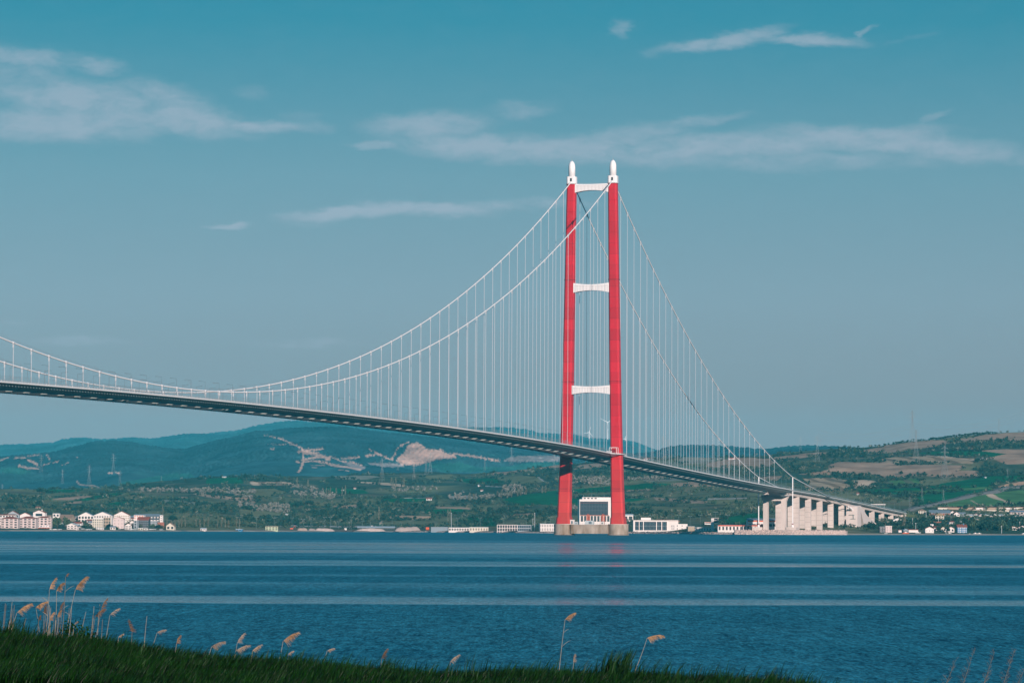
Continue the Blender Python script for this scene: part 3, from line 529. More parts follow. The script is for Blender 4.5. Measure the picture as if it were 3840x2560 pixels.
    ms = N.new('ShaderNodeMixShader'); L.new(fac.outputs[0], ms.inputs[0]); L.new(dif.outputs[0], ms.inputs[1]); L.new(gls.outputs[0], ms.inputs[2])
    L.new(ms.outputs[0], [q for q in N if q.type == 'OUTPUT_MATERIAL'][0].inputs[0])
    return m
M['water'] = water_mat()
mb = MB(); mb.add([(-9000, -400, 0), (9000, -400, 0), (9000, 9000, 0), (-9000, 9000, 0)], [(0, 1, 2, 3)])
tag(mb.build('water', M['water']), 'blue strait with paler calm lanes', kind='structure')
mb = MB(); mb.add([(-14000, -600, -9), (14000, -600, -9), (14000, 16000, -9), (-14000, 16000, -9)], [(0, 1, 2, 3)])
tag(mb.build('sea_bed', M['earth']), kind='structure')

# ------------------------------------------------------------------ the suspension bridge (local x along the deck, y across, z up)
BYAW = 0.28793
bx, by = 3067.996, 834.38
BO = np.array([bx*math.sin(BYAW)-by*math.cos(BYAW), bx*math.cos(BYAW)+by*math.sin(BYAW)])
BR = math.pi/2-BYAW
W = 19.02
def b2w(s, y, z): c, n = math.cos(BR), math.sin(BR); return np.array([BO[0]+s*c-y*n, BO[1]+s*n+y*c, z])
zk = [(-2100, 72.5), (-1700, 79.2), (-1300, 83.4), (-1011, 84.7), (-750, 84.0), (-480, 81.6), (-250, 78.0), (-98, 74.7), (0, 71.6), (135, 66.9), (348, 60.0), (726, 49.3), (864, 46.2), (1132, 38.3), (1420, 28.8), (1500, 26.3)]
zx = np.array([a for a, b in zk], float); zy = np.array([b for a, b in zk], float); zm_ = np.gradient(zy, zx)
def deckz(s):
    i = int(np.clip(np.searchsorted(zx, s)-1, 0, len(zx)-2)); h = zx[i+1]-zx[i]; t = (s-zx[i])/h
    return (2*t**3-3*t**2+1)*zy[i]+(t**3-2*t**2+t)*h*zm_[i]+(-2*t**3+3*t**2)*zy[i+1]+(t**3-t**2)*h*zm_[i+1]
ZS, ZM = 316.05, 90.15
def cablez(s):
    if s <= 0: return ZM+(ZS-ZM)*((s+1011.5)/1011.5)**2
    if s <= 769.7: return ZS-.50695*s+.23127*s*s/1000
    return 62.8+(s-769.7)*(29.8-62.8)/(1107-769.7)
BX = thing('suspension_bridge', 'long suspension bridge with one red and white twin-legged tower standing in the strait', 'bridge', (BO[0], BO[1], 0), BR)
def legy(z): return float(np.interp(z, [0, 10, 72, 136, 227, 316], [25.3, 24.9, 23.2, 21.8, 20.3, 19.02]))
def legring(z, c, sy, wx_, wy_, ch):
    hx, hy = wx_/2, wy_/2
    return [(-hx, c-(hy-ch), z), (-hx+ch, c-hy, z), (hx-ch, c-hy, z), (hx, c-(hy-ch), z), (hx, c+(hy-ch), z), (hx-ch, c+hy, z), (-hx+ch, c+hy, z), (-hx, c+(hy-ch), z)]
def legw(z): return float(np.interp(z, [9, 72, 316], [10.6, 9.2, 7.4])), float(np.interp(z, [9, 72, 316], [11.2, 9.7, 8.0]))
for sg in (-1, 1):
    mb = MB(); rings = []
    for z in (9.4, 40, 72, 104, 136, 180, 227, 270, 313.2):
        a, b = legw(z); rings.append(legring(z, sg*legy(z), sg, a, b, 1.35))
    mb.loft(rings); leg = mb.build('tower_leg', M['red'], BX)
    for z in (227.1, 136.3, 312.9, 41.0):
        a, b = legw(z); mb = MB(); e = .9 if z != 41 else .05
        mb.loft([legring(z-.25, sg*legy(z), sg, a+e, b+e, 1.5), legring(z+.25, sg*legy(z), sg, a+e, b+e, 1.5)]); mb.build('flange', M['redline'], leg)
    a, b = legw(9.4); mb = MB(); mb.loft([legring(9.4, sg*legy(9.4), sg, a+1.8, b+1.8, 1.6), legring(15.5, sg*legy(15.5), sg, a+1.0, b+1.0, 1.5)]); mb.build('base_collar', M['red'], leg)
    c = sg*W; mb = MB(); mb.loft([legring(313.25, c, sg, 8.0, 8.4, 1.3), legring(316.0, c, sg, 8.0, 8.4, 1.3), legring(329.6-9.9, c, sg, 8.0, 8.4, 1.3)])
    hs_ = mb.build('saddle_housing', M['white'], BX)
    mb = MB(); mb.box(-4.06, -3.95, c-1.1, c+.6, 315.3, 318.2); mb.build('opening', M['dark'], hs_)
    mb = MB(); rings = []
    for z, r in [(319.7, 3.05), (328.3, 3.05), (330.5, 2.8), (332.0, 2.3), (333.2, 1.5), (333.8, .8), (334.1, .2)]:
        rings.append([(r*math.cos(2*math.pi*i/20), c+r*math.sin(2*math.pi*i/20), z) for i in range(20)])
    mb.loft(rings); fn = mb.build('finial', M['white'], BX, smooth=True)
    mb = MB(); mb.bar((0, c, 333.8), (0, c, 338), .12); mb.bar((1.2, c, 332.6), (1.2, c, 335.3), .1); mb.bar((-1.2, c, 332.6), (-1.2, c, 335.3), .1); mb.build('mast', M['rail'], fn)
def crossbeam(ztop_e, ztop_c, zbot_c, zbot_e, hw):
    zmid = (ztop_e+zbot_e)/2; y1 = legy(zmid)-legw(zmid)[1]/2+.3; n = 24; ring = []
    for i in range(n+1):
        y = -y1+2*y1*i/n; q = (y/y1)**2; ring.append((y, ztop_c+(ztop_e-ztop_c)*q, zbot_c+(zbot_e-zbot_c)*q))
    prof = [(y, t) for y, t, b in ring]+[(y, b) for y, t, b in reversed(ring)]
    mb = MB(); N_ = len(prof); vs = [(-hw, y, z) for y, z in prof]+[(hw, y, z) for y, z in prof]
    fs = [(i, (i+1) % N_, N_+(i+1) % N_, N_+i) for i in range(N_)]
    m_ = n+1
    for off in (0, N_):
        for i in range(n):
            q = (off+i, off+i+1, off+N_-2-i, off+N_-1-i); fs.append(q if off == 0 else q[::-1])
    mb.add(vs, fs); o = mb.build('cross_beam', M['white'], BX)
    mb = MB()
    for i in range(1, n):
        if i % 1 == 0:
            y, t, b = ring[i]; mb.box(-hw-.12, -hw-.002, y-.16, y+.16, b+.15, t-1.3)
    y0 = ring[1][0]; mb.box(-hw-.14, -hw-.003, y0, -y0, ztop_c-1.2, ztop_c-.95); mb.build('stiffener_rib', M['rib'], o)
    for xx in (-hw+.1, hw-.1):
        mb = MB()
        for i in range(n):
            y, t, b = ring[i]; y2, t2, b2 = ring[i+1]
            mb.bar((xx, y, t+1.1), (xx, y2, t2+1.1), .05); mb.bar((xx, y, t), (xx, y, t+1.1), .05)
        mb.build('handrail', M['rail'], o)
crossbeam(313.0, 312.6, 307.2, 305.2, 2.9); crossbeam(224.3, 222.9, 217.6, 215.7, 3.2); crossbeam(133.0, 131.9, 126.6, 124.9, 3.4)
# foundation: two round shafts joined by a wall
for sg in (-1, 1):
    mb = MB(); c = sg*24.9
    mb.loft([[(r*math.cos(2*math.pi*i/40), c+r*math.sin(2*math.pi*i/40), z) for i in range(40)] for z, r in [(-8.5, 9.6), (.6, 9.6), (1.0, 9.0), (9.35, 9.0)]])
    sh_ = mb.build('pier_shaft', M['concpier'], BX)
    mb = MB(); mb.loft([[(r*math.cos(2*math.pi*i/40), c+r*math.sin(2*math.pi*i/40), z) for i in range(40)] for z, r in [(9.36, 9.25), (9.75, 9.25)]]); mb.build('coping', M['conc'], sh_)
mb = MB(); mb.box(-7.5, 7.5, -17, 17, 1.2, 9.3); tb = mb.build('pier_wall', M['concpier'], BX)
mb = MB()
for i in range(1, 9): y = -17+34*i/9; mb.box(-7.58, -7.502, y-.09, y+.09, 1.4, 9.1)
mb.box(-7.6, -7.51, -16.9, 16.9, 8.2, 8.4); mb.build('wall_joint', M['concdark'], tb)
mb = MB()
for yy_ in np.arange(-16, 16.1, 2): mb.bar((-7.2, yy_, 9.3), (-7.2, yy_, 10.5), .06)
mb.bar((-7.2, -16, 10.5), (-7.2, 16, 10.5), .06); mb.bar((-7.2, -16, 9.9), (-7.2, 16, 9.9), .05); mb.build('pier_railing', M['rail'], BX)

# deck: twin boxes
ST = list(np.arange(-2023, 756, 12.0))+[756.0]
sec = [(22.5, 0), (22.5, -.55), (17.2, -3.3), (8.2, -3.5), (4.6, -1.4), (4.6, .05), (13, .30)]
for sg in (-1, 1):
    mb = MB(); rings = []
    for s in ST: rings.append([(s, sg*y, deckz(s)+z-.02) for y, z in (sec if sg < 0 else sec[::-1])])
    mb.loft(rings); bg_ = mb.build('box_girder', M['girder'], BX)
    mb = MB(); mb.loft([[(s, sg*8.1, deckz(s)-3.56), (s, sg*8.1, deckz(s)-3.50), (s, sg*4.54, deckz(s)-1.42), (s, sg*4.50, deckz(s)-1.48)][::(1 if sg < 0 else -1)] for s in ST]); mb.build('sunlit_web_strip', M['litweb'], bg_)  # strip laid over the web, its sunlit look put into the colour
    mb = MB(); mb.loft([[(s, sg*22.75, deckz(s)+.30), (s, sg*22.75, deckz(s)-.45), (s, sg*22.503, deckz(s)-.45), (s, sg*21.6, deckz(s)+.05), (s, sg*21.6, deckz(s)+.30)][::(1 if sg < 0 else -1)] for s in ST]); mb.build('edge_strip', M['edge'], bg_)
    mb = MB()
    for s in ST[:-1]:
        if s > -1330:
            for q in range(0, 3):
                ss = s+q*4; mb.box(ss-.25, ss+.25, min(sg*20.6, sg*20.2), max(sg*20.6, sg*20.2), deckz(ss)-1.95, deckz(ss)-1.6)
    tag(mb.build('rib_bracket', M['rail'], bg_), kind='stuff')
    mb = MB(); mb.loft([[(s, sg*21, deckz(s)+.12), (s, sg*21, deckz(s)+.06), (s, sg*5.2, deckz(s)+.33), (s, sg*5.2, deckz(s)+.40)][::(1 if sg < 0 else -1)] for s in ST]); mb.build('road_surface', M['asphalt'], BX)
    # fence outside the hangers, low barrier inside
    mb = MB(); yy_ = sg*22.35; s0 = -1420
    ss = np.arange(s0, 756, 4.0)
    for s in ss: mb.bar((s, yy_, deckz(s)+.2), (s, yy_, deckz(s)+3.3), .085)
    for h in (1.0, 1.75, 2.5, 3.25):
        mb.tube([(s, yy_, deckz(s)+h) for s in np.arange(s0, 760, 24.0)], .065, 4)
    mb.build('wind_fence', M['railpost'], BX)
    mb = MB(); yy_ = sg*18.0
    for s in np.arange(s0, 756, 6.0): mb.bar((s, yy_, deckz(s)+.15), (s, yy_, deckz(s)+1.35), .12)
    for h in (.6, 1.0, 1.35): mb.tube([(s, yy_, deckz(s)+h) for s in np.arange(s0, 760, 24.0)], .11, 4)
    mb.build('crash_barrier', M['edge'], BX)
cg0 = None
for k_ in range(0, 86):
    s = -1011.5+24*(k_-13)
    mb = MB(); z = deckz(s)
    mb.box(-1.0, 1.0, -8.0, 8.0, -3.1, -1.2)
    if cg0 is None:
        cg0 = mb.build('cross_girder', M['girderlit'], BX); cg0.location = (s, 0, z)
    else:
        c = cg0.copy(); COL.objects.link(c); c.location = (s, 0, z)
for sg in (-1, 1):       # platforms round the tower legs
    mb = MB(); z0 = deckz(0)
    o_ = [(-20, 22.6), (-9, 29.6), (9, 29.6), (24, 22.6)]
    vs = [(x, sg*y, deckz(x)+.25) for x, y in o_]+[(x, sg*y, deckz(x)-.45) for x, y in o_]+[(x*.5, sg*21, deckz(x*.5)-2.6) for x in (-20, 24)]
    mb.add(vs, [(0, 1, 2, 3), (0, 4, 5, 1), (1, 5, 6, 2), (2, 6, 7, 3), (4, 8, 5), (5, 8, 9, 6), (6, 9, 7), (8, 4, 7, 9)])
    pf = mb.build('leg_platform', M['edge'], BX)
    mb = MB()
    for (xa, ya), (xb, yb) in zip(o_, o_[1:]):
        for t in np.linspace(0, 1, 6): x = xa+(xb-xa)*t; y = ya+(yb-ya)*t; mb.bar((x, sg*y, deckz(x)+.2), (x, sg*y, deckz(x)+1.5), .07)
        mb.bar((xa, sg*ya, deckz(xa)+1.5), (xb, sg*yb, deckz(xb)+1.5), .06)
    mb.build('handrail', M['railpost'], pf)

# cables, clamps
main_s = list(np.arange(-2023, 0, 24.0))+[0]
for sg in (-1, 1):
    pts = [(s, sg*W, cablez(s)) for s in np.arange(-2023, -1, 14.0)]+[(0, sg*W, ZS)]+[(s, sg*W, cablez(s)) for s in np.arange(14, 769, 14.0)]+[(769.7, sg*W, cablez(769.7)), (1107, sg*W, 29.8)]
    mb = MB(); mb.tube(pts, .45, 8); mc = mb.build('main_cable', M['cable'], BX, smooth=True)
    mb = MB()
    for oy in (-.75, .75): mb.tube([(p[0], p[1]+oy, p[2]+1.5) for p in pts if -1900 < p[0] < 760], .045, 4)
    mb.build('hand_rope', M['rail'], mc)
def hanger(s, y, parent):
    mb = MB(); zt = cablez(s); zb = deckz(s)+.15
    for ox in (-.25, .25): mb.bar((ox, 0, zb), (ox, 0, zt-.4), .082, 5)
    mb.box(-.52, .52, -.35, .35, zb, zb+1.2); mb.box(-.38, .38, -.28, .28, max(zt-2.6, zb+1.3), zt-.6)
    d = Vector((1, 0, cablez(s+1)-zt)).normalized(); c_ = Vector((0, 0, zt)); mb.tube([c_-d*1.0, c_+d*1.0], .78, 8)
    return mb
order = [(-1, -(27.5+24*i)) for i in range(54)]+[(-1, 27.5+24*i) for i in range(28)]+[(1, -(27.5+24*i)) for i in range(18)]
for sg, s in order:
    mb = hanger(s, sg*W, BX); o = mb.build('hanger', M['hanger'], BX); o.location = (s, sg*W, 0)
mb = MB()
for sg, s in [(1, 27.5+24*i) for i in range(28)]+[(1, -(27.5+24*i)) for i in range(18, 83)]+[(-1, -(27.5+24*i)) for i in range(54, 83)]:
    h = hanger(s, sg*W, None); mb.add([(x+s, y+sg*W, z) for x, y, z in h.v], h.f)
tag(mb.build('hanger', M['hanger'], BX), kind='stuff')
for sg in (-1, 1):       # tie-down ropes at the end pier
    mb = MB(); mb.bar((769.7, sg*W, 10.6), (769.7, sg*W, 62.6), .62, 10); td = mb.build('tie_down', M['cable'], BX)
    mb = MB(); mb.bar((769.7, sg*W, 8.2), (769.7, sg*W, 11.2), 1.5, 8, .8); mb.build('anchor_socket', M['cable'], td)
    mb = MB(); mb.bar((769.7, sg*W, 11.2), (769.7, sg*W, 12.2), 1.0, 8, 1.0); mb.build('socket_ring', M['redline'], td)
    mb = MB(); mb.box(762, 778, sg*W-5.5, sg*W+5.5, 2.0, 8.2); mb.build('tie_down_block', M['conc'], BX)

# approach viaduct
VX = thing('approach_viaduct', 'concrete approach viaduct descending from the bridge to the right shore', 'viaduct', (BO[0], BO[1], 0), BR)
VS = list(np.arange(760, 1476, 12.0))+[1478.0]
mb = MB(); mb.loft([[(s, -17.6, deckz(s)), (s, -17.6, deckz(s)-.6), (s, -13.0, deckz(s)-1.1), (s, 13.0, deckz(s)-1.1), (s, 17.6, deckz(s)-.6), (s, 17.6, deckz(s))] for s in VS]); sb = mb.build('deck_slab', M['girder'], VX)
mb = MB()
for sg in (-1, 1): mb.loft([[(s, sg*17.95, deckz(s)+.35), (s, sg*17.95, deckz(s)-.25), (s, sg*17.602, deckz(s)-.25), (s, sg*17.3, deckz(s)+.02), (s, sg*17.3, deckz(s)+.35)][::(1 if sg < 0 else -1)] for s in VS])
mb.build('edge_strip', M['edge'], sb)
for y0, y1 in ((-13.0, -7.0), (7.0, 13.0)):
    mb = MB(); mb.loft([[(s, y0, deckz(s)-1.09), (s, y0+.8, deckz(s)-4.9), (s, y1-.8, deckz(s)-4.9), (s, y1, deckz(s)-1.09)] for s in VS]); mb.build('viaduct_girder', M['conc'], VX)
mb = MB()
for s in np.arange(764, 1476, 4.0): mb.box(s-.2, s+.2, -16.9, -16.5, deckz(s)-1.15, deckz(s)-.7)
mb.build('bracket', M['edge'], sb)
for sg in (-1, 1):
    mb = MB(); yy_ = sg*17.7
    for s in np.arange(762, 1476, 3.0): mb.bar((s, yy_, deckz(s)+.3), (s, yy_, deckz(s)+2.7), .09)
    for h in (1.2, 1.9, 2.65): mb.tube([(s, yy_, deckz(s)+h) for s in VS], .07, 4)
    mb.build('wind_fence', M['railpost'], VX)
for i in range(1, 11):
    s = 768+64*i
    gz = [ground_z(*b2w(s, yy_, 0)[:2]) for yy_ in (-10, 10)]
    for (y0, y1), z0 in zip(((-13.2, -7.0), (7.0, 13.2)), gz):
        zt = deckz(s)-5.0; mb = MB(); z0 = min(z0, 6 if i < 6 else z0)-3
        mb.box(s-2.2, s+2.2, y0, y1, z0, zt-1.4); mb.box(s-2.2, s+2.2, y0 if y0 < 0 else y0+2.4, y1-2.4 if y0 < 0 else y1, zt-1.4, zt)
        pr_ = mb.build('pier_blade', M['conc'], VX)
        mb = MB()
        for zz in np.arange(z0+8, zt-3, 5.5): mb.box(s-2.23, s-2.201, y0+.05, y1-.05, zz-.13, zz+.13)
        mb.build('pour_joint', M['concdark'], pr_)
mb = MB()      # end portal pier
zt = deckz(766)-5.4
for sg in (-1, 1):
    mb.loft([[(763.5, sg*12.6, z), (763.5, sg*7.6, z), (770, sg*7.6, z), (770, sg*12.6, z)][::(1 if sg > 0 else -1)] for z in (-2, zt-7)])
mb.build('portal_column', M['conc'], VX)
mb = MB()
prof = [(-12.6, zt-7), (-7.6, zt-7), (-7.0, zt-6.0), (7.0, zt-6.0), (7.6, zt-7), (12.6, zt-7), (15.6, zt-.2), (15.6, zt), (-15.6, zt), (-15.6, zt-.2)]
n = len(prof); vs = [(763.5, y, z) for y, z in prof]+[(770, y, z) for y, z in prof]
fr = [(0, 9, 2, 1), (9, 8, 3, 2), (8, 7, 4, 3), (7, 6, 5, 4)]
mb.add(vs, [(i, (i+1) % n, n+(i+1) % n, n+i) for i in range(n)]+fr+[tuple(n+q for q in f[::-1]) for f in fr]); mb.build('portal_beam', M['conc'], VX)
mb = MB()
for y in np.arange(-15, 15.1, 1.5): mb.bar((763.4, y, zt), (763.4, y, zt+1.3), .07)
mb.bar((763.4, -15, zt+1.3), (763.4, 15, zt+1.3), .07); mb.bar((763.4, -15, zt+.7), (763.4, 15, zt+.7), .06)
mb.box(752, 763.4, -16.5, 16.5, zt-.8, zt-.4)
mb.build('inspection_walkway', M['rail'], VX)
mb = MB(); mb.box(765, 770, -13, -8, zt, zt+1.8); mb.box(765, 770, 8, 13, zt, zt+1.8); mb.build('bearing_plinth', M['conc'], VX)
mb = MB(); gz = ground_z(*b2w(1476, 0, 0)[:2]); mb.box(1470, 1484, -17, 17, gz-4, deckz(1476)-1.2); mb.build('abutment', M['conc'], VX)
# tip the ground in at the abutment
mb = MB(); s0, s1 = 1478, 1620
vs = []
for s, zt_ in ((1480, deckz(1478)-.1), (1660, deckz(1478)+1)):
    g0 = ground_z(*b2w(s, -60, 0)[:2]); vs += [(s, -60, min(g0, zt_)-1), (s, -18, zt_), (s, 18, zt_), (s, 60, zt_-14)]
mb.add(vs, [(0, 1, 5, 4), (1, 2, 6, 5), (2, 3, 7, 6), (0, 3, 2, 1)]);
M['embank'] = mat('embankment_grass', (.07, .10, .05), .95, .05, (.05, .6, (.13, .12, .07)))
o = mb.build('embankment', M['embank']); o.location = (BO[0], BO[1], 0); o.rotation_euler = (0, 0, BR); tag(o, kind='structure')

# anchorages
def anchorage(sg, label):
    T = thing('anchorage', label, 'cable anchorage', tuple(b2w(1100, sg*W, 13)), BR)
    lz = 13.0; s_ = 1 if sg < 0 else -1
    mb = MB(); h = 21.5
    ys = (-6.8, 6.8); front = [(5.5, -6), (5.5, 0.2), (6.5, h-1), (9, h), (26, h), (29, -6)]
    nn = len(front); mb.add([(x, ys[0], z) for x, z in front]+[(x, ys[1], z) for x, z in front], [(i, (i+1) % nn, nn+(i+1) % nn, nn+i)[::-1] for i in range(nn)]+[tuple(range(nn)), tuple(range(2*nn-1, nn-1, -1))])
    mb.build('front_block', M['white_conc'], T)
    mb = MB(); pr = [(29.1, -6), (29.1, 2), (26.5, h-.3), (31, h-.3), (146, .5), (146, -6)]
    y0, y1 = (-6.4, -2.4) if sg < 0 else (2.4, 6.4)
    pr = [(29.2, h-.6), (31, h-.6), (70, 9.5), (128, .5), (128, -6), (54, -6), (29.2, h-7)]; nn = len(pr)
    mb.add([(x, y0, z) for x, z in pr]+[(x, y1, z) for x, z in pr], [(i, (i+1) % nn, nn+(i+1) % nn, nn+i) for i in range(nn)]+[tuple(range(nn-1, -1, -1)), tuple(range(nn, 2*nn))]); mb.build('buttress', M['white_conc'], T)
    mb = MB(); mb.box(4.9, 6.2, -3.2, 3.2, 10.2, 10.6); mb.box(4.9, 6.2, -4.6, 1.5, 5.4, 5.8); mb.box(5.2, 5.6, -2.2, -1.6, 5.8, 10.2); mb.build('service_ledge', M['girder'], T)
    mb = MB(); mb.bar((-1, 0, 18.2), (7.5, 0, 16.0), 1.1, 10, 1.7); mb.build('cable_collar', M['cable'], T)
    mb = MB(); mb.box(6.2, 6.6, 3.6, 4.6, h-8, h-.6); mb.build('rib', M['white'], T)
    return T
M['white_conc'] = mat('white_concrete', (.66, .56, .53), .9, .1, (.1, .5, (.58, .49, .46)))
anchorage(-1, 'pale concrete cable anchorage in front of the viaduct with a sloping buttress')
anchorage(1, 'pale concrete cable anchorage mostly hidden behind the viaduct piers')

# service gantry on the leg platform
gz0 = deckz(-12)+.3
GT = thing('service_gantry', 'small white service gantry on the deck beside the right tower leg', 'gantry', tuple(b2w(-13, -24.0, gz0)), BR)
mb = MB()
for y in (-3.2, 3.2):
    for x in (-3, 3): mb.bar((x, y, 0), (x, y, 5.0), .22)
    mb.bar((-3, y, 5), (3, y, 5), .22)
for x in (-3, 3): mb.bar((x, -3.2, 5), (x, 3.2, 5), .22)
mb.build('frame', M['white'], GT)
mb = MB(); mb.box(-1.5, 1.5, -.4, 2.4, .2, 3.4); mb.build('cabin', M['redline'], GT)
mb = MB(); mb.box(-2.0, 2.0, 1.5, 5.8, 0, 2.1); mb.build('housing', M['white'], GT)

# ------------------------------------------------------------------ street lamps
def lamp_proto(name, label, h, arm, group, m=M['lampmetal'], double=False, r=.11):
    T = thing(name, label, 'street lamp', (0, 0, 0), 0, group)
    mb = MB(); mb.bar((0, 0, 0), (0, 0, h), r*1.3, 6, r*.8); mb.build('pole', m, T)
    mb = MB(); sides = (1, -1) if double else (1,)
    for q in sides: mb.bar((0, 0, h-.15), (q*arm, 0, h+.25), r*.8, 5)
    mb.build('arm', m, T)
    mb = MB()
    for q in sides: mb.box(min(q*arm, q*(arm+1.1)), max(q*arm, q*(arm+1.1)), -.22, .22, h+.12, h+.36)
    mb.build('lamp_head', m, T)
    return T
g_ = 'street lamps along both edges of the bridge deck'
lp = lamp_proto('street_lamp', 'tall thin grey lamp on the edge of the suspended bridge deck, arm over the road', 11.5, 3.2, g_)
first = True
for s in np.arange(-1302, 750, 24.0):
    for sg in (-1, 1):
        if abs(s) < 14: continue
        p_ = b2w(s+6, sg*17.2, deckz(s+6)+.1); rz = BR+(math.pi/2 if sg < 0 else -math.pi/2)
        if first: lp.location = p_; lp.rotation_euler = (0, 0, rz); first = False
        else: dup(lp, p_, rz)
g2 = 'street lamps along the viaduct deck'; lab2 = 'slender lamp rising from the edge of the approach viaduct deck'
for s in np.arange(790, 1470, 38.0):
    for sg in (-1, 1):
        p_ = b2w(s+(0 if sg < 0 else 19), sg*16.6, deckz(s)+.1); dup(lp, p_, BR+(math.pi/2 if sg < 0 else -math.pi/2), lab2, g2, (1, 1, .95))

# ------------------------------------------------------------------ buildings
def wpx(px, Y): return px*mpp(Y)
def house(label, cat, x0, x1, base, eave, roof='flat', rh=0, wm='wall', rm='rooftile', cols=0, rows=0, name='house', depth=11, rz=None, win='glass', balc=0, ww=.56, wh=.56, group=None, Yoff=0, chimney=False, over=.5, Yabs=None):
    """x0 x1 base eave ridge are photograph pixels; everything is turned into metres at the depth of the ground there"""
    p = ground_at((x0+x1)/2, base, Yoff)
    if Yabs: p = at((x0+x1)/2, base, Yabs)
    Y = p[1]; s = mpp(Y); wd = (x1-x0)*s; h = (base-eave)*s; rhm = rh*s
    if rz is None: rz = rnd.uniform(-.12, .12)
    T = thing(name, label, cat, (p[0], p[1], p[2]), rz, group); hw = wd/2
    mb = MB(); mb.box(-hw, hw, 0, depth, -4, h)
    if roof == 'gable_front': mb.add([(-hw, 0, h), (hw, 0, h), (0, 0, h+rhm), (-hw, depth, h), (hw, depth, h), (0, depth, h+rhm)], [(0, 1, 2), (4, 3, 5)])
    if roof == 'gable_side': mb.add([(-hw, 0, h), (-hw, depth, h), (-hw, depth/2, h+rhm), (hw, 0, h), (hw, depth, h), (hw, depth/2, h+rhm)], [(0, 2, 1), (3, 4, 5)])
    mb.build('wall', M[wm], T); o = over; R_ = None; mb = MB(); e = .12
    if roof == 'gable_front':
        q = o*rhm/hw
        for sg in (-1, 1):
            a = [(sg*(hw+o), -o, h-q), (0, -o, h+rhm), (0, depth+o, h+rhm), (sg*(hw+o), depth+o, h-q)]
            vs = [(x, y, z+.02) for x, y, z in a]+[(x, y, z+.3) for x, y, z in a]
            mb.add(vs, [(0, 1, 2, 3), (7, 6, 5, 4), (0, 4, 5, 1), (1, 5, 6, 2), (2, 6, 7, 3), (3, 7, 4, 0)])
    elif roof == 'gable_side':
        q = o*rhm/(depth/2)
        for y0, y1 in ((-o, depth/2), (depth+o, depth/2)):
            a = [(-hw-o, y0, h-q), (hw+o, y0, h-q), (hw+o, y1, h+rhm), (-hw-o, y1, h+rhm)]
            vs = [(x, y, z+.02) for x, y, z in a]+[(x, y, z+.3) for x, y, z in a]
            mb.add(vs, [(0, 1, 2, 3), (7, 6, 5, 4), (0, 4, 5, 1), (1, 5, 6, 2), (2, 6, 7, 3), (3, 7, 4, 0)])
    elif roof == 'hip':
        t = min(depth/2, hw*.8); vs = [(-hw-o, -o, h+.02), (hw+o, -o, h+.02), (hw+o, depth+o, h+.02), (-hw-o, depth+o, h+.02), (-hw+t, depth/2, h+rhm), (hw-t, depth/2, h+rhm)]
        mb.add(vs, [(0, 1, 5, 4), (1, 2, 5), (2, 3, 4, 5), (3, 0, 4), (3, 2, 1, 0)])
    elif roof == 'shed':
        mb.add([(-hw-o, -o, h+.02), (hw+o, -o, h+.02), (hw+o, depth+o, h+rhm), (-hw-o, depth+o, h+rhm), (-hw-o, -o, h+.3), (hw+o, -o, h+.3), (hw+o, depth+o, h+rhm+.3), (-hw-o, depth+o, h+rhm+.3)],
               [(0, 3, 2, 1), (4, 5, 6, 7), (0, 1, 5, 4), (1, 2, 6, 5), (2, 3, 7, 6), (3, 0, 4, 7)])
    else: mb.box(-hw-.25, hw+.25, -.25, depth+.25, h+.01, h+.45)
    R_ = mb.build('roof', M[rm], T)
    if chimney: mb = MB(); mb.box(hw*.3, hw*.3+1.0, depth*.4, depth*.4+1, h+rhm*.4, h+rhm+1.3); mb.build('chimney', M[wm], R_)
    if cols and rows:
        cw = wd/cols; rhh = h/rows
        for i in range(cols):
            for j in range(rows):
                cx = -hw+cw*(i+.5); cz = rhh*(j+.52); a = cw*ww/2; b = rhh*wh/2
                if balc and (i % balc == 0):
                    mb = MB(); mb.box(cx-cw*.44, cx+cw*.44, -1.3, -.01, cz-rhh*.42, cz-rhh*.36); mb.box(cx-cw*.44, cx+cw*.44, -1.3, -1.2, cz-rhh*.36, cz-rhh*.08); mb.build('balcony', M[wm], T)
                    mb = MB(); mb.box(cx-cw*.3, cx+cw*.3, -.05, -.008, cz-rhh*.33, cz+rhh*.28); mb.build('window', M[win], T)
                else: mb = MB(); mb.box(cx-a, cx+a, -.05, -.008, cz-b, cz+b); mb.build('window', M[win], T)
    return T, s, hw, h

Lz = lambda x: x*.1488; L2 = lambda x: 280+x*.17007; y1_ = lambda y: 1900+y*.1488; y2_ = lambda y: 1900+y*.17007
# left town
g = 'apartment blocks in the waterfront town on the left'
house('pink four-storey apartment block with red hipped roof at the left edge of the town', 'apartment building', 10, 75, 1980, 1944, 'hip', 8, 'wallpink', 'rooftile', 4, 4, 'apartment_building', 14, balc=2)
house('long pink apartment block with stacked balconies beside the waterfront trees', 'apartment building', 79, 142, 1979, 1943, 'hip', 8, 'wallpink', 'rooftile', 4, 4, 'apartment_building', 14, balc=2)
house('pink apartment block whose right half is hidden by waterfront trees', 'apartment building', 143, 200, 1978, 1941, 'hip', 6, 'wallpink', 'rooftile', 4, 4, 'apartment_building', 14, balc=3)
house('white block with a low red roof line behind the leftmost pink apartments', 'apartment building', -6, 62, 1960, 1931, 'gable_side', 3, 'wall', 'rooftile', 6, 3, 'apartment_building', 12)
house('grey-gabled white building rising behind the leftmost pink apartments', 'house', 33, 78, 1955, 1928, 'gable_front', 13, 'wallgrey', 'rooftile', 3, 2)
house('white building with a stepped gable behind the long pink block', 'house', 82, 121, 1955, 1931, 'gable_front', 9, 'wall', 'rooftile', 0, 0)
house('tall plain white house with a stepped gable, highest in the left cluster', 'house', 131, 176, 1955, 1922, 'gable_front', 9, 'wall', 'rooftile', 1, 2, chimney=True)
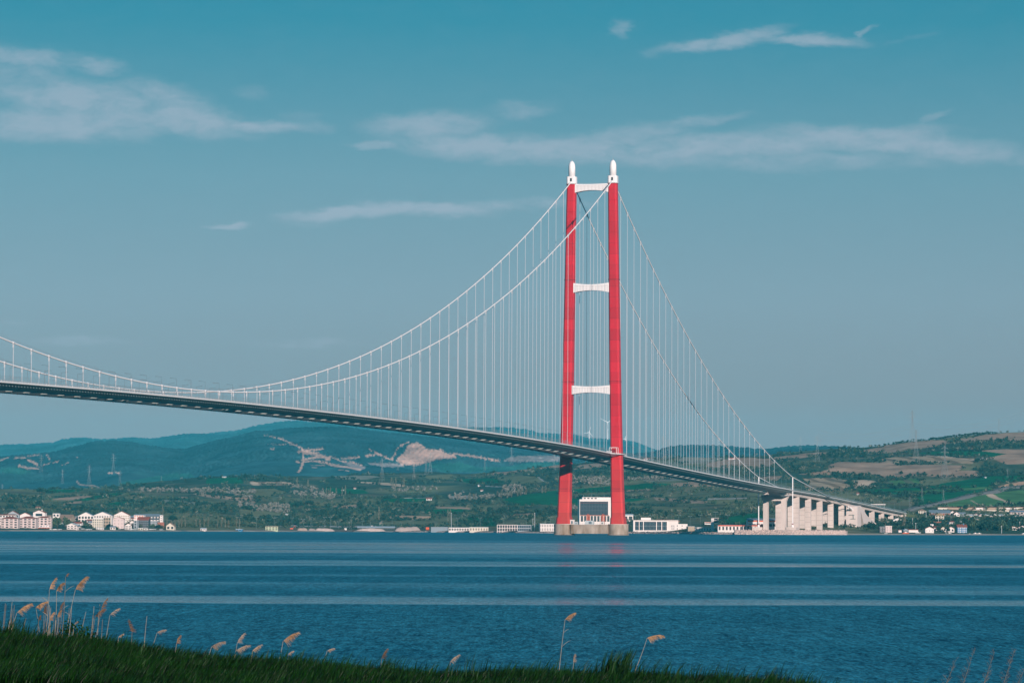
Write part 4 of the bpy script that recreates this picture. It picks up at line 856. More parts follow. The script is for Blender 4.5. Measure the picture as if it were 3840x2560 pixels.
house('small white flat-roofed block right of the tall plain white house', 'house', 205, 230, 1952, 1926, 'flat', 0, 'wall', 'roofpale', 2, 2)
house('low house with a wide brown tiled roof behind the waterfront trees', 'house', 229, 274, 1956, 1943, 'gable_side', 14, 'walltan', 'roofbrown', 3, 1, depth=22)
house('low pale house peeping over the waterfront trees', 'house', 196, 250, 1962, 1949, 'gable_side', 6, 'wallcream', 'roofbrown', 5, 1)
house('white two-storey chalet with broad gable and wraparound balcony near the water', 'house', 258, 297, 1985, 1969, 'gable_front', 8, 'wall', 'roofpale', 3, 2, balc=1, over=1.6)
house('white house with a red roof just behind the white chalet', 'house', 282, 312, 1977, 1962, 'gable_side', 6, 'wall', 'rooftile', 2, 1)
house('apartment block with dark recessed storeys between white piers and a white gable', 'apartment building', 300, 358, 1958, 1934, 'gable_front', 14, 'wall', 'roofgrey', 5, 2, 'apartment_building', 14, win='dark', ww=.62, wh=.7)
house('small block with dark balconies at the left end of the middle cluster', 'apartment building', 288, 303, 1955, 1936, 'flat', 0, 'walldark', 'roofgrey', 2, 2, 'apartment_building', 10, win='wall', ww=.6, wh=.25)
house('low pink house in front of the dark recessed apartment block', 'house', 333, 356, 1966, 1951, 'gable_side', 4, 'wallpink', 'rooftile', 2, 2)
house('wide white apartment building with a broad gable behind the cream block', 'apartment building', 358, 425, 1966, 1932, 'gable_front', 13, 'wall', 'roofgrey', 7, 3, 'apartment_building', 14, win='dark', ww=.45, wh=.6)
house('cream four-storey block with a dark-framed central bay', 'apartment building', 353, 394, 1979, 1945, 'flat', 0, 'wallcream', 'roofpale', 5, 4, 'apartment_building', 12, ww=.5, wh=.5)
house('narrow tan and white block attached right of the cream block', 'apartment building', 395, 422, 1976, 1940, 'flat', 0, 'walltan', 'wall', 3, 3, 'apartment_building', 12, win='dark')
house('plain pale block with almost windowless side and small red gables', 'apartment building', 431, 471, 1981, 1945, 'gable_front', 7, 'wallpink', 'rooftile', 3, 3, 'apartment_building', 12, ww=.18, wh=.22)
house('white gabled apartment block with a brown window grid', 'apartment building', 434, 492, 1960, 1931, 'gable_front', 14, 'wall', 'rooftile', 7, 4, 'apartment_building', 14, win='walltan', ww=.6, wh=.55)
house('small white house with a dark open porch below the gabled block', 'house', 475, 501, 1985, 1970, 'gable_front', 8, 'wall', 'rooftile', 2, 2, win='dark', ww=.8, wh=.5)
house('white block with red accent and dark roofs behind the dark apartments', 'apartment building', 508, 545, 1956, 1931, 'shed', 4, 'wall', 'roofgrey', 4, 3, 'apartment_building', 12, win='orange', ww=.4)
house('dark low-roofed block with white dormers behind the dark apartments', 'apartment building', 546, 604, 1956, 1935, 'shed', 8, 'walldark', 'roofgrey', 5, 2, 'apartment_building', 12, win='wall', ww=.5, wh=.35)
house('dark four-storey apartment building under a long red roof', 'apartment building', 522, 564, 1978, 1949, 'gable_side', 11, 'walldark', 'rooftile', 6, 4, 'apartment_building', 14, win='wallgrey', ww=.7, wh=.2)
house('narrow grey-white end block with dark windows left of the dark apartments', 'apartment building', 508, 521, 1980, 1951, 'flat', 0, 'wallgrey', 'wall', 1, 3, 'apartment_building', 12, win='dark', ww=.5, wh=.6)
house('pale end block with fine window grid right of the dark apartments', 'apartment building', 563, 596, 1975, 1952, 'flat', 0, 'wallgrey', 'wall', 6, 3, 'apartment_building', 12, win='dark', ww=.4, wh=.6)
house('thin white stair tower with four windows beside the brick block', 'tower', 606, 616, 1962, 1931, 'flat', 0, 'wall', 'roofgrey', 1, 4, 'stair_tower', 8, ww=.4, wh=.3)
house('low brick block at the right end of the apartment cluster', 'house', 598, 622, 1977, 1959, 'flat', 0, 'wallbrick', 'wallbrick', 3, 2, ww=.3, wh=.2)
house('detached cream house with a pointed gable at the right end of the left town', 'house', 630, 660, 1986, 1971, 'gable_front', 11, 'wallcream', 'roofbrown', 2, 1, over=1.0)
house('low white waterfront hut in front of the cream block', 'hut', 368, 395, 1985, 1979, 'flat', 0, 'wall', 'roofpale', 3, 1)
house('small white kiosk at the water below the pale windowless block', 'hut', 420, 440, 1985, 1976, 'gable_side', 4, 'wall', 'roofgrey', 2, 1)
house('small tan hut on the waterfront below the dark apartments', 'hut', 524, 543, 1986, 1980, 'flat', 0, 'wallcream', 'roofpale', 2, 1)
house('small white hut right of the tan waterfront hut', 'hut', 548, 560, 1986, 1981, 'flat', 0, 'wall', 'roofpale', 1, 1)
house('low pale shed alone at the waterfront right of the detached cream house', 'shed', 758, 776, 1988, 1982, 'gable_side', 3, 'wall', 'roofpale', 2, 1, 'shed')
house('small bluish boathouse by the reeds on the far shore', 'shed', 890, 912, 1990, 1984, 'flat', 0, 'wallblue', 'roofpale', 2, 1, 'shed')
# striped tent roofs by the water
p = ground_at(172, 1983); s_ = mpp(p[1]); T = thing('beach_tent', 'red and white striped tent roofs at the water below the left trees', 'tent', p, 0)
mb = MB()
for i in range(4):
    x0 = (-22+i*11)*s_; mb.add([(x0, 0, 2), (x0+11*s_, 0, 2), (x0+5.5*s_, 2.5, 4+i*.4), (x0, 6, 2), (x0+11*s_, 6, 2)], [(0, 1, 2), (1, 4, 2), (4, 3, 2), (3, 0, 2)])
mb.build('canopy', M['wall'], T)
mb = MB()
for i in range(4):
    x0 = (-22+i*11)*s_; mb.bar((x0+.5, 0.2, -.5), (x0+.5, .2, 2), .1); mb.box(x0+1, x0+10*s_, .05, .1, 1.2, 1.9)
mb.build('valance', M['orange'], T)

for i, (x, r) in enumerate(((4, 1968), (24, 1955), (66, 1958), (70, 1946), (112, 1952), (126, 1948), (180, 1956), (190, 1948), (214, 1962), (236, 1966), (262, 1952), (346, 1972), (362, 1950), (428, 1962), (430, 1948), (498, 1956), (500, 1970), (504, 1948), (600, 1952), (586, 1946))):
    house('small white house with a tiled roof squeezed between the apartment blocks of the left town', 'house', x-rnd.uniform(6, 10), x+rnd.uniform(6, 10), r, r-rnd.uniform(8, 14), ('gable_front', 'gable_side', 'flat', 'shed')[i % 4], rnd.uniform(3, 6), ('wall', 'wall', 'wallcream', 'wallgrey')[(i*3) % 4], ('rooftile', 'roofbrown', 'roofgrey')[i % 3], 3, 2, win='dark', ww=.5, wh=.4, group='small houses between the apartment blocks')
# centre shore
house('pale green unfinished-looking house with dark windows on the far shore near the excavator', 'house', 1001, 1048, 1988, 1974, 'flat', 0, 'wallgreen', 'walltan', 4, 2, win='dark', ww=.6, wh=.5)
house('long open shed under a low pale metal roof behind the earth heaps', 'shed', 1345, 1485, 1984, 1978, 'shed', 5, 'walldark', 'roofpale', 10, 1, 'shed', 22, win='dark', ww=.9, wh=.8)
house('tiny white cabin on top of the bank behind the long metal-roofed shed', 'hut', 1396, 1414, 1976, 1971, 'flat', 0, 'wall', 'roofpale', 1, 1)
house('long low concrete building with dark openings left of the pavilion', 'building', 1686, 1763, 1991, 1978, 'flat', 0, 'wall', 'roofpale', 8, 1, 'low_building', 12, win='dark', ww=.6, wh=.55)
house('low building with paired dark doors joined to a blank pale wall', 'building', 1764, 1834, 1991, 1977, 'flat', 0, 'wallcream', 'roofpale', 7, 1, 'low_building', 12, win='dark', ww=.35, wh=.55)
house('grey corrugated fence wall beside the orange tank', 'wall', 1620, 1684, 1991, 1976, 'flat', 0, 'roofgrey', 'roofgrey', 0, 0, 'site_wall', 3)
def pavilion(label, x0, x1, base, top, nc, nr, back, Tn='pavilion'):
    p = ground_at((x0+x1)/2, base); s = mpp(p[1]); w = (x1-x0)*s; h = (base-top)*s; T = thing(Tn, label, 'building', p, 0)
    mb = MB(); mb.box(-w/2+.4, w/2-.4, 5, 12, -3, h-.5); mb.build('wall', M[back], T)
    for j in range(nr+1):
        z = h*j/nr; mb = MB(); mb.box(-w/2, w/2, 0, 12.2, z-.45, z+.15); mb.build('floor_slab', M['wall'], T)
    for i in range(nc+1):
        x = -w/2+w*i/nc; mb = MB(); mb.box(x-.35, x+.35, -.1, 1.2, -3, h+.16); mb.build('column', M['wall'], T)
pavilion('two-storey white concrete frame pavilion open to the water', 1868, 1943, 1991, 1967, 8, 2, 'walldark')
house('two-storey glazed hall attached right of the white frame pavilion', 'building', 1944, 1993, 1991, 1969, 'flat', 0, 'wallgrey', 'roofpale', 7, 2, 'glazed_hall', 14, win='glassblue', ww=.8, wh=.7)
house('white two-storey building with tall dark slits just left of the bridge foundation', 'building', 2028, 2083, 1991, 1964, 'flat', 0, 'wall', 'roofpale', 9, 2, 'slit_window_building', 14, win='dark', ww=.35, wh=.7)
# the control centre seen between the tower legs
p = ground_at(2234, 1988, 10); s_ = mpp(p[1]); T = thing('control_centre', 'big white building with a dark glass front seen between the two tower legs', 'building', p, .05)
w_ = 118*s_; H = (1988-1872)*s_
mb = MB(); mb.box(-w_/2, w_/2, .5, 30, -3, H); mb.build('wall', M['wall'], T)
mb = MB(); mb.box(-w_*.40, w_/2, 4, 26, H, H+8*s_); mb.build('penthouse', M['wall'], T)
for i in range(4):
    mb = MB(); x = -w_*.36+i*w_*.115; mb.box(x, x+w_*.07, 3.9, 3.99, H+1.6*s_, H+6*s_); mb.build('window', M['dark'], T)
z0, z1 = (1988-1930)*s_, (1988-1880)*s_
mb = MB(); mb.box(-w_*.48, w_*.41, .1, .49, z0, z1); gl = mb.build('glass_front', M['glassblue'], T)
mb = MB()
for i in range(1, 18): x = -w_*.47+w_*.87*i/18; mb.box(x-.07, x+.07, 0, .095, z0+.2, z1-.2)
for zz in (.33, .62): mb.box(-w_*.47, w_*.40, 0, .096, z0+(z1-z0)*zz-.08, z0+(z1-z0)*zz+.08)
mb.build('mullion', M['lampmetal'], gl)
mb = MB(); mb.box(-w_*.47, w_*.40, -.05, .09, z1-5.5*s_, z1-4.6*s_); mb.build('sign_band', M['rooftile'], T)
mb = MB(); mb.box(-w_*.48, w_*.43, .05, .48, z0-.8, z0-.05); mb.build('sill_band', M['rooftile'], T)
for i in range(9):
    x = -w_*.42+i*w_*.105; mb = MB(); mb.box(x-w_*.036, x+w_*.036, .2, .49, (1988-1955)*s_, z0-1.2); mb.build('opening', M['dark'], T)
mb = MB(); mb.bar((-w_*.1, 8, H+8*s_), (-w_*.1, 8, H+8*s_+4), .2); mb.bar((-w_*.36, 8, H+8*s_), (-w_*.36, 8, H+8*s_+3), .25); mb.bar((w_*.3, 8, H+8*s_), (w_*.3, 8, H+8*s_+3), .25); mb.build('antenna', M['lampmetal'], T)
# small plant and red masts standing on the foundation and the yard behind it
for (x, lab) in ((2203, 'red lattice mast on the yard left behind the foundation wall'), (2259, 'red lattice mast on the yard right behind the foundation wall')):
    p = b2w(8.2, 0, 0); p = at(x, 1966, b2w(14, 0, 0)[1]); T = thing('hoist_mast', lab, 'mast', tuple(b2w(4.5, (2219-x)/4.06/1.0, 9.3)), BR)
    mb = MB()
    for a in (-1.1, 1.1):
        for b in (-1.1, 1.1): mb.bar((a, b, 0), (a, b, 8.5), .2)
    for z in np.arange(0, 8.5, 1.2):
        mb.bar((-1.1, -1.1, z), (-1.1, 1.1, z+1.2), .13); mb.bar((-1.1, 1.1, z), (-1.1, -1.1, z+1.2), .13); mb.bar((-1.1, -1.1, z), (-1.1, 1.1, z), .13)
    mb.build('lattice', M['orange'], T)
for (y, w, h, m_, lab) in ((17.5, 5, 4.2, 'wall', 'white equipment cabin beside the left tower leg base'), (13.4, 3, 2.4, 'roofpale', 'low grey equipment box next to the white cabin on the foundation'), (-10.5, 4, 2.6, 'wall', 'white container on the foundation wall near the right tower leg'), (1, 8, 3.4, 'roofpale', 'grey-blue container in the middle of the foundation wall')):
    T = thing('equipment_cabin', lab, 'cabin', tuple(b2w(-2, y, 9.3)), BR)
    mb = MB(); mb.box(-1.5, 1.5, -w/2, w/2, 0, h); mb.build('wall', M[m_], T); mb = MB(); mb.box(-1.7, 1.7, -w/2-.2, w/2+.2, h+.005, h+.25); mb.build('roof', M['roofgrey'], T)
    mb = MB(); mb.box(-1.56, -1.51, -w*.3, w*.05, .5, h*.75); mb.build('door', M['lampmetal'], T)
# glazed building right of the tower
p = ground_at(2440, 1992); s_ = mpp(p[1]); T = thing('glazed_office', 'long white two-storey office with tall blue glass bays right of the tower', 'building', p, 0)
X = lambda x: (x-2440)*s_; Z = lambda r: (1992-r)*s_
mb = MB(); mb.box(X(2376.5), X(2505), 0.3, 22, -3, Z(1951)); mb.box(X(2505.01), X(2545), 1.2, 20, -3, Z(1949)); mb.box(X(2545.01), X(2580), 2.0, 18, -3, Z(1963)); mb.build('wall', M['wall'], T)
for a, b in ((2383.5, 2397.5), (2400.3, 2413), (2416.5, 2462), (2465.5, 2481.5), (2485, 2502)):
    mb = MB(); mb.box(X(a), X(b), .1, .29, Z(1987), Z(1955)); o = mb.build('glass_bay', M['glassblue'], T)
    mb = MB(); n = max(2, int((b-a)/5))
    for i in range(1, n): x = X(a)+(X(b)-X(a))*i/n; mb.box(x-.07, x+.07, .02, .095, Z(1987)+.1, Z(1955)-.1)
    mb.box(X(a), X(b), .02, .094, Z(1971)-.12, Z(1971)+.12); mb.build('mullion', M['rail'], o)
mb = MB(); mb.box(X(2376), X(2545), -.2, 22.3, Z(1951)+.01, Z(1951)+.5); mb.build('parapet', M['wall'], T)
mb = MB(); mb.box(X(2406), X(2443), 6, 14, Z(1950.4)+.55, Z(1940)); mb.build('roof_cabin', M['wall'], T)
mb = MB(); mb.box(X(2462), X(2530), 5, 16, Z(1949)+.55, Z(1946.5)); mb.build('roof_edge', M['rooftile'], T)
for i, x in enumerate((2520, 2527, 2540, 2558)):
    for r in (1970, 1981): mb = MB(); yy_ = 1.15 if x < 2545 else 1.95; mb.box(X(x), X(x+3.2), yy_-.06, yy_, Z(r+1.8), Z(r-1.8)); mb.build('window', M['dark'], T)
house('pale grey boxy hut right of the glazed office', 'hut', 2581, 2606, 1991, 1974, 'flat', 0, 'walltan', 'roofpale', 0, 0)
house('low grey-white site building with two dark doors', 'building', 2609, 2669, 1991, 1977, 'flat', 0, 'wall', 'roofpale', 6, 1, 'low_building', win='dark', ww=.22, wh=.5)
house('white arched exhibition hall partly behind the right tower leg', 'building', 2338, 2376, 1955, 1931, 'gable_side', 4, 'wall', 'roofpale', 2, 1, 'arched_hall', 18, win='dark', ww=.7, wh=.6)
p = ground_at(2682, 1990, 6); s_ = mpp(p[1]); T = thing('lookout_tower', 'white two-level lookout tower behind the low site building', 'tower', p, 0)
mb = MB(); mb.box(-4.2, -1, 0, 6, -3, 14.5); mb.build('stair_shaft', M['wall'], T); h_ = (1990-1961)*s_
for z in (h_, h_+2.9, h_+5.6): mb = MB(); mb.box(-4, 4.3, -.5, 6, z, z+.5); mb.build('floor_slab', M['wall'], T)
mb = MB(); mb.box(-.9, 3.5, .8, 5, h_+.5, h_+5.6); mb.build('cabin_glass', M['glass'], T)
for x in (-3.5, 3.5): mb = MB(); mb.bar((x, .3, -2), (x, .3, h_+5.6), .3); mb.build('column', M['wall'], T)
p = ground_at(2658, 1968, 20); T = thing('coach', 'white coach with a red roof stripe parked above the shore', 'bus', p, 0)
mb = MB(); mb.add([(-4.5, 0, .6), (4.0, 0, .6), (4.6, 0, 1.2), (4.3, 0, 3.4), (-4.5, 0, 3.6), (-4.5, 2.5, .6), (4.0, 2.5, .6), (4.6, 2.5, 1.2), (4.3, 2.5, 3.4), (-4.5, 2.5, 3.6)], [(0, 1, 2, 3, 4), (9, 8, 7, 6, 5), (0, 5, 6, 1), (1, 6, 7, 2), (2, 7, 8, 3), (3, 8, 9, 4), (4, 9, 5, 0)]); mb.build('body', M['wall'], T)
mb = MB(); mb.box(-4.4, 4.0, -.05, -.005, 3.0, 3.35); mb.build('stripe', M['orange'], T)
for x in (-3, 2.8): mb = MB(); mb.tube([(x, -.06, .5), (x, .4, .5)], .5, 12); mb.build('wheel', M['dark'], T)
mb = MB(); mb.box(-3.8, 3.2, -.03, -.004, 1.9, 2.8); mb.build('window', M['glass'], T)
# workshops
W1, s_, _w, _h = house('low white workshop with a long orange eave and dark door bays', 'workshop', 2692, 2866, 1990, 1971, 'shed', 4, 'wall', 'roofgrey', 13, 1, 'workshop', 20, win='dark', ww=.5, wh=.7, rz=0.0, Yabs=3962)
W2, s2_, _w, _h = house('taller workshop with an orange band and dark clerestory windows behind the end pier', 'workshop', 2805, 2912, 1988, 1950, 'gable_side', 7, 'wall', 'roofgrey', 7, 1, 'workshop', 30, win='dark', ww=.8, wh=.25, rz=0.0, Yabs=3998)
T = W1
mb = MB(); mb.box(-86*s_, 70*s_, -.95, -.6, 18.6*s_, 22*s_); mb.build('fascia_board', M['orange'], T); mb = MB(); mb.add([(70.01*s_, -1.0, 5*s_), (88*s_, -1.0, 5*s_), (88*s_, -1.0, 20*s_), (80*s_, -1.0, 24.5*s_), (70.01*s_, -1.0, 21*s_), (70.01*s_, -.6, 5*s_), (88*s_, -.6, 5*s_), (88*s_, -.6, 20*s_), (80*s_, -.6, 24.5*s_), (70.01*s_, -.6, 21*s_)], [(0, 1, 2, 3, 4), (9, 8, 7, 6, 5), (0, 5, 6, 1), (1, 6, 7, 2), (2, 7, 8, 3), (3, 8, 9, 4)]); mb.build('gable_panel', M['orange'], T)
T = W2; s_ = s2_
mb = MB(); mb.box(-54*s_, 54*s_, -.7, -.55, 33*s_, 37.5*s_); mb.build('fascia_board', M['orange'], T)

# right shore village
R3 = lambda x: 3380+x*.1956
def hv(lab, x0, x1, base, eave, *a, **k): return house(lab, k.pop('cat', 'house'), R3(x0), R3(x1), 1880+base*.1956, 1880+eave*.1956, *a, **k)
hv('two-storey house with a small hipped roof left of the grey warehouse', 322, 458, 245, 180, 'hip', 7, 'wallcream', 'roofbrown', 3, 2)
hv('wide warehouse with a grey roof and a dark red left wall', 530, 930, 270, 222, 'gable_side', 11, 'wallgrey', 'roofgrey', 8, 1, cat='warehouse', name='warehouse', depth=30, win='wallbrick', ww=.8, wh=.7)
hv('cream house under a broad tan hipped roof in front of the warehouse', 645, 812, 335, 275, 'hip', 8, 'wallcream', 'rooftan', 3, 2, over=1.2)
hv('white twin-gabled house right of the warehouse', 925, 1030, 255, 215, 'gable_front', 7, 'wall', 'rooftile', 2, 1)
hv('white gabled house half hidden by dark trees right of the warehouse', 1000, 1110, 285, 240, 'gable_front', 7, 'wall', 'rooftile', 2, 1)
hv('grey-roofed house at the right end of the row beside the warehouse', 1090, 1220, 280, 235, 'gable_side', 5, 'wallgrey', 'roofgrey', 3, 1)
hv('small salmon house between the dark trees', 1215, 1290, 370, 335, 'gable_side', 4, 'wallbrick', 'rooftile', 1, 1)
hv('white house with a red hipped roof and dark window strips above the waterfront', 912, 1055, 440, 395, 'hip', 5, 'wall', 'rooftile', 5, 1, ww=.45, wh=.7)
hv('low brick building beside a pole above the waterfront', 612, 762, 455, 390, 'flat', 0, 'wallbrick', 'wallbrick', 3, 1)
hv('large plain white waterfront house with a small square window', 455, 618, 600, 520, 'gable_front', 7, 'wall', 'rooftile', 3, 1, ww=.15, wh=.25, rz=.05)
hv('white box-shaped top storey behind the plain white waterfront house', 550, 612, 520, 437, 'flat', 0, 'wall', 'roofpale', 2, 1, ww=.3, wh=.3)
hv('white house with a red lean-to roof between two dark trees', 620, 735, 560, 505, 'shed', 6, 'wall', 'rooftile', 2, 1)
hv('small red-gabled house left of the waterfront house with blue awning', 752, 845, 575, 515, 'gable_front', 6, 'wallcream', 'rooftile', 2, 1)
hv('white bungalow with a red roof and blue awning', 882, 1008, 585, 515, 'gable_front', 6, 'wall', 'rooftile', 2, 1)
hv('bright blue house with a red roof and white balconies on the waterfront', 1068, 1250, 600, 488, 'gable_side', 9, 'wallblue', 'rooftile', 5, 3, balc=2, chimney=True, rz=.0, win='wall')
hv('long low white hut with a thin red roof near the orange boat', 135, 318, 590, 541, 'gable_side', 2.5, 'wall', 'rooftile', 0, 0, name='hut', cat='hut')
hv('small grey gabled boathouse left of the long low white hut', 38, 132, 590, 545, 'gable_front', 5, 'roofgrey', 'roofgrey', 4, 1, name='boathouse', cat='hut', win='dark')
hv('tiny white cube hut with a red roof left of the grey boathouse', -58, 0, 590, 548, 'flat', 0, 'wall', 'rooftile', 0, 0, name='hut', cat='hut')
hv('white gabled house at the right edge of the photo by the lawn', 2055, 2220, 550, 510, 'gable_front', 7, 'wall', 'rooftile', 4, 1)
hv('second white gabled house cut by the right edge of the photo', 2225, 2400, 548, 500, 'gable_front', 7, 'wall', 'rooftile', 4, 1)
hv('grey-roofed depot at the right edge behind the dark trees', 2085, 2400, 245, 205, 'gable_side', 7, 'wallpink', 'roofgrey', 5, 1, name='depot', cat='warehouse', depth=25)
house('four-storey pink house with an open roof terrace near the foot of the viaduct', 'house', 3320, 3344, 1996, 1972, 'flat', 0, 'wallpink', 'wall', 2, 4, ww=.3, wh=.3, balc=0)
house('dark open-fronted wing with balconies left of the four-storey pink house', 'house', 3298, 3319, 1996, 1975, 'flat', 0, 'walldark', 'wallgrey', 2, 3, win='wall', ww=.8, wh=.15)
house('low white gabled house behind the last viaduct pier', 'house', 3349, 3384, 1957, 1950, 'gable_front', 7, 'wall', 'roofpale', 2, 1, Yoff=250)
house('white cabin cluster right of the low white gabled house', 'house', 3390, 3412, 1957, 1952, 'flat', 0, 'wall', 'roofpale', 3, 1, Yoff=250)
for i, (x, r) in enumerate(((3622, 1932), (3641, 1936), (3656, 1930), (3674, 1934), (3690, 1931), (3712, 1937), (3731, 1930), (3750, 1934), (3768, 1938), (3640, 1944), (3662, 1947), (3700, 1945), (3600, 1958), (3648, 1965), (3733, 1926), (3790, 1925), (3805, 1936), (3826, 1932))):
    house('small pale hut on the crowded yard among the dark trees of the right village', 'hut', x-5, x+5+i % 3*2, r+2, r-2, ('flat', 'gable_side', 'gable_front')[i % 3], 2.5, ('wall', 'wallcream', 'wallpink')[i % 3], ('roofpale', 'rooftile', 'roofgrey')[(i//2) % 3], 2, 1, 'hut', 6, group='pale huts on the yard of the right village')
k_ = 0
for (a, b, hcol) in ((695, 880, 'wallcream'), (882, 1130, 'walltan'), (1140, 1395, 'walltan'), (1405, 1598, 'wall'), (1640, 1802, 'walltan'), (1808, 1980, 'wallcream'), (1988, 2185, 'wall'), (2190, 2420, 'wallcream')):
    nms = ['bright cream leftmost', 'brownish second', 'long tan third', 'bright white fourth', 'tan fifth', 'cream sixth', 'white seventh', 'cream rightmost']
    hv(nms[k_]+' shed of the long terrace of flat-roofed sheds on the slope', a, b, 152, 118, 'flat', 0, hcol, 'rooftile', 0, 0, name='terrace_shed', cat='shed', group='long terrace of sheds above the village', rz=0.0); k_ += 1
hv('long low wall with a red coping below the terrace of sheds', 535, 2380, 168, 158, 'flat', 0, 'wallcream', 'rooftile', 0, 0, name='long_wall', cat='wall', rz=0.0, depth=2)

# isolated houses on the hills
for (x, r, w, h, m_, lab) in ((955, 1838, 9, 6, 'wall', 'tiny white hut in the fields above the left town'), (1289, 1839, 9, 3, 'wall', 'low white hut on the green field behind the shore lamps'), (1334, 1833, 8, 6, 'wall', 'white farmhouse at the right edge of the green field'),
    (1803, 1822, 16, 5, 'wall', 'long white farmhouse right of the big round dark tree'), (1809, 1842, 9, 6, 'wall', 'small white house with red roof among bare orchards'), (1612, 1876, 20, 9, 'wall', 'larger white villa half hidden by an olive-green tree'),
    (3217, 1856, 9, 8, 'wall', 'white hut above the viaduct deck'), (2427, 1716, 24, 7, 'wallpink', 'wide pale barn under the side span hangers'),
    (2700, 1723, 17, 5, 'wall', 'pale barn roof below the wooded ridge'), (2752, 1722, 40, 6, 'wallpink', 'long pale barn beside the near cable'), (3688, 1722, 23, 5, 'wallpink', 'pale farm roof at the edge of the wood on the right hill'), (845, 1790, 14, 4, 'wall', 'tiny white building on the skyline field above the left town'),
    (390, 1862, 6, 3, 'wall', 'tiny white shed on the slope left of the pylons'), (148, 1906, 14, 7, 'walltan', 'tan hut in the trees above the pink apartments'), (2545, 1958, 10, 6, 'walltan', 'tan box behind the glazed office'), (3695, 1792, 6, 4, 'wall', 'tiny white hut on the dark wood edge of the right hill'), (1080, 1930, 9, 4, 'wall', 'tiny white shelter above the lamps left of the long metal-roofed shed')):
    house(lab, 'farmhouse', x-w/2, x+w/2, r, r-h*.7, 'gable_side', h*.4, m_, 'rooftile' if h >= 6 else 'roofpale', 2, 1, 'farmhouse', 9)
# toll canopy above the viaduct end
p = b2w(1440, 12, deckz(1440)); T = thing('gantry_canopy', 'pale roofed canopy on four posts at the end of the viaduct deck', 'canopy', tuple(p), BR)
mb = MB(); mb.box(-3, 3, -9, 9, 9.4, 10.6); mb.build('roof', M['wall'], T)
for y in (-8, -2.6, 2.6, 8): mb = MB(); mb.bar((0, y, 0), (0, y, 9.4), .3); mb.build('post', M['rail'], T)

# ------------------------------------------------------------------ quay, armour rock, heaps
def shoreY(px): return float(np.interp(px, TC, sh))
mb = MB(); q = []
for px in np.arange(2770, 3190, 12): Y = shoreY(px); q.append(((Y+2)*KX(px), Y+2))
back = [((y+75)*KX(1920+x/y*F_PX*math.cos(PITCH)), y+75) for x, y in q[::-1]]
ring = q+back; n = len(ring); mb.add([(x, y, 4.3) for x, y in ring]+[(x, y, -6) for x, y in ring], [tuple(range(n))]+[(i, n+i, n+(i+1) % n, (i+1) % n) for i in range(n)])
tag(mb.build('quay_platform', M['gravel']), kind='structure')
def rocks(name, label, px0, px1, n, z0, z1, run, smin, smax, m, seed, off=2.0):
    r = np.random.default_rng(seed); ico = [(0, 0, 1), (.89, 0, .45), (.28, .85, .45), (-.72, .53, .45), (-.72, -.53, .45), (.28, -.85, .45), (.72, .53, -.45), (-.28, .85, -.45), (-.89, 0, -.45), (-.28, -.85, -.45), (.72, -.53, -.45), (0, 0, -1)]
    tf = [(0, 1, 2), (0, 2, 3), (0, 3, 4), (0, 4, 5), (0, 5, 1), (1, 6, 2), (2, 7, 3), (3, 8, 4), (4, 9, 5), (5, 10, 1), (6, 7, 2), (7, 8, 3), (8, 9, 4), (9, 10, 5), (10, 6, 1), (11, 7, 6), (11, 8, 7), (11, 9, 8), (11, 10, 9), (11, 6, 10)]
    ico = np.array(ico); tf = np.array(tf); px = r.uniform(px0, px1, n); t = r.random(n); Y = np.array([shoreY(p) for p in px])+off-run*(1-t); z = z0+(z1-z0)*t
    s = r.uniform(smin, smax, n); V = (ico[None]*(1+(r.random((n, 12, 1))-.5)*.7))*s[:, None, None]*(r.uniform(.7, 1.3, (n, 1, 3))); V[:, :, 2] *= .8
    V += np.stack([Y*KX(px), Y, z], -1)[:, None, :]; Fq = tf[None]+np.arange(n)[:, None, None]*12
    return tag(np_mesh(name, V.reshape(-1, 3), Fq.reshape(-1, 3), m, k=3), label, 'rocks', kind='stuff')
rocks('armour_rock', 'pale armour rock bank along the water below the viaduct piers', 2757, 3170, 1900, -.6, 4.6, 9, .8, 1.7, M['rock'], 3)
rocks('shore_rock', 'grey rubble along the water in front of the glazed office', 2350, 2790, 900, -.3, 2.2, 6, .4, 1.1, M['gravel'], 4, 5)
rocks('shore_stones', 'scattered shore stones left of the bridge foundation', 1480, 2100, 700, -.2, 1.3, 5, .3, .8, M['gravel'], 5, 5)
def heap(name, label, x0, x1, hpx, m, seed, off=6, dep=14):
    pc = (x0+x1)/2; Y = shoreY(pc)+off+dep/2; s = mpp(Y); w = (x1-x0)*s/2; h = hpx*s; nx, ny = 40, 12; u = np.linspace(-1, 1, nx)[:, None]; v = np.linspace(-1, 1, ny)[None, :]
    X = u*w+0*v; Yl = v*dep/2+0*u; e = np.clip((1-np.abs(u)**5)*(1-np.abs(v)**2.5), 0, 1)
    z = e*h*(.62+.6*fbm(X/9+seed, Yl/9, 4, seed))-.8; V = np.stack([X, Yl, z], -1); idx = np.arange(nx*ny).reshape(nx, ny)
    Fq = np.stack([idx[:-1, :-1], idx[1:, :-1], idx[1:, 1:], idx[:-1, 1:]], -1).reshape(-1, 4)
    o = np_mesh(name, V.reshape(-1, 3), Fq, m, smooth=False); o.location = (Y*KX(pc), Y, ground_z(Y*KX(pc), Y)); tag(o, label, 'heap')
heap('rubble_heap', 'long pale rubble bank left of the dark barge', 1183, 1262, 11, M['rock'], 3)
heap('rubble_heap', 'long pale rubble bank right of the dark barge', 1334, 1452, 12, M['rock'], 4)
heap('gravel_heap', 'tall grey gravel heap right of the long metal-roofed shed', 1483, 1584, 19, M['gravel'], 6, 14)
heap('earth_heap', 'small pinkish earth heap beside the excavator', 1118, 1160, 11, M['earth'], 8, 14)
